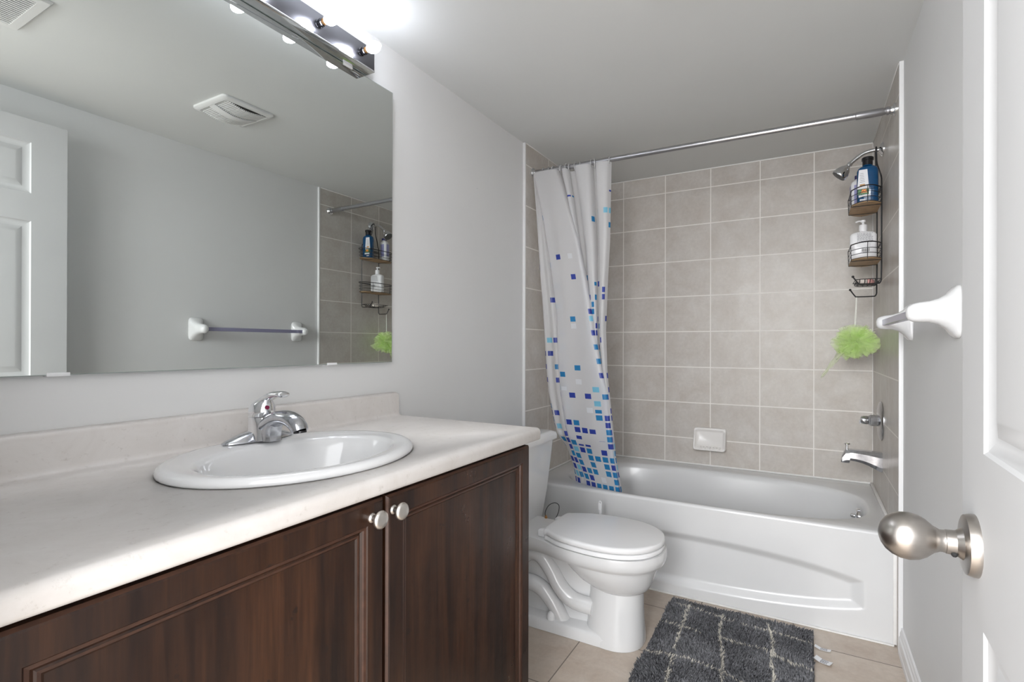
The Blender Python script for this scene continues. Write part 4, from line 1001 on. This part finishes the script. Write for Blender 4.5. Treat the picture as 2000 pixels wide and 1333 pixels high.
# loofah
lf = thing('bath_pouf', 'lime green mesh bath pouf hanging by a white cord under the caddy', 'bath sponge', (1.405, -.335, 1.09))
bm = B()
tube(bm, catmull([(1.408, YF, 1.2915), (1.406, YF-.001, 1.24), (1.403, YF-.003, 1.19), (1.402, YF-.005, 1.135)], 5), .0017, 6)
tube(bm, catmull([(1.410, YF+.0005, 1.2915), (1.409, YF, 1.24), (1.406, YF-.002, 1.18), (1.402, YF-.005, 1.135)], 5), .0014, 6)
obj('cord', bm, M['cord'], lf)
bm = B(); rl = random.Random(11); cc = Vector((1.404, -.330, 1.090))
for s in range(22):
    ax = Vector((rl.gauss(0, 1), rl.gauss(0, 1), rl.gauss(0, 1))).normalized(); u = ax.cross(Vector((.3, .2, 1))).normalized(); v = ax.cross(u)
    ph = rl.uniform(0, 6.28); r0 = rl.uniform(.010, .028); r1 = rl.uniform(.055, .088); f1 = rl.randint(6, 11); amp = rl.uniform(.008, .018); n = 60
    off = ax*rl.uniform(-.035, .035); a0 = rl.uniform(0, 6.28); span = rl.uniform(2.5, 5.5)
    rings = []
    for j in range(5):
        g = j/4; row = []
        for i in range(n+1):
            a = a0+span*i/n; r = r0+(r1-r0)*g*(1+.12*math.sin(3*a+ph))
            p = cc+off+u*r*math.cos(a)*1.05+v*r*math.sin(a)*1.0+ax*(amp*g*math.sin(f1*a+ph)+.01*g*math.sin(17*a))
            p.z = cc.z+(p.z-cc.z)*.86; p.x = min(p.x, WX-.004); row.append(p)
        rings.append(row)
    loft(bm, rings, False, False, closed=False)
# loose tail of netting
rings = []
for i in range(24):
    g = i/23; c0 = Vector((1.36-.085*g, -.34-.03*g, 1.06-.125*g)); w = .034*(1-g)**.7+.006
    rings.append([c0+Vector((w*.7*q, .012*math.sin(5*q+9*g), w*.8*abs(q)**1.2*(1 if q > 0 else -1)*.6+.005*math.sin(14*g+4*q))) for q in (-1, -.6, -.2, .2, .6, 1)])
loft(bm, rings, False, False, closed=False)
obj('mesh_ruffles', bm, M['loofah'], lf, angle=None, recalc=False)

# ================================================================ TOWEL BAR
tb = thing('towel_bar', 'white ceramic towel bar with a clear violet plastic rod', 'towel rail', (PR, -1.26, 1.15))
TBZ = 1.152
for yc in (-1.548, -.966):
    bm = B(); rg = []
    for x, hy_, hz, dz, e in ((PR-.0003, .037, .059, 0, 5), (PR-.006, .037, .058, 0, 5), (PR-.012, .034, .052, .000, 4), (PR-.022, .029, .039, .001, 3), (PR-.036, .0235, .0290, .002, 2.6), (PR-.052, .0205, .0240, .002, 2.4), (PR-.070, .0200, .0230, .001, 2.3), (PR-.082, .0185, .0205, 0, 2.2), (PR-.090, .0140, .0155, 0, 2.1), (PR-.0935, .007, .008, 0, 2)):
        rg.append([Vector((x, yc+p.x, TBZ+dz+p.y)) for p in supere(0, 0, hy_, hz, 0, 36, e)])
    loft(bm, rg); obj('post', bm, M['porcelain'], tb, angle=50)
bm = B(); h = .0095
loft(bm, [[Vector((PR-.070+a*h, y, TBZ+b*h)) for a, b in ((-1, -.85), (-.85, -1), (.85, -1), (1, -.85), (1, .85), (.85, 1), (-.85, 1), (-1, .85))] for y in (-1.531, -.983)])
obj('rod', bm, M['bar_plastic'], tb, smooth=False)
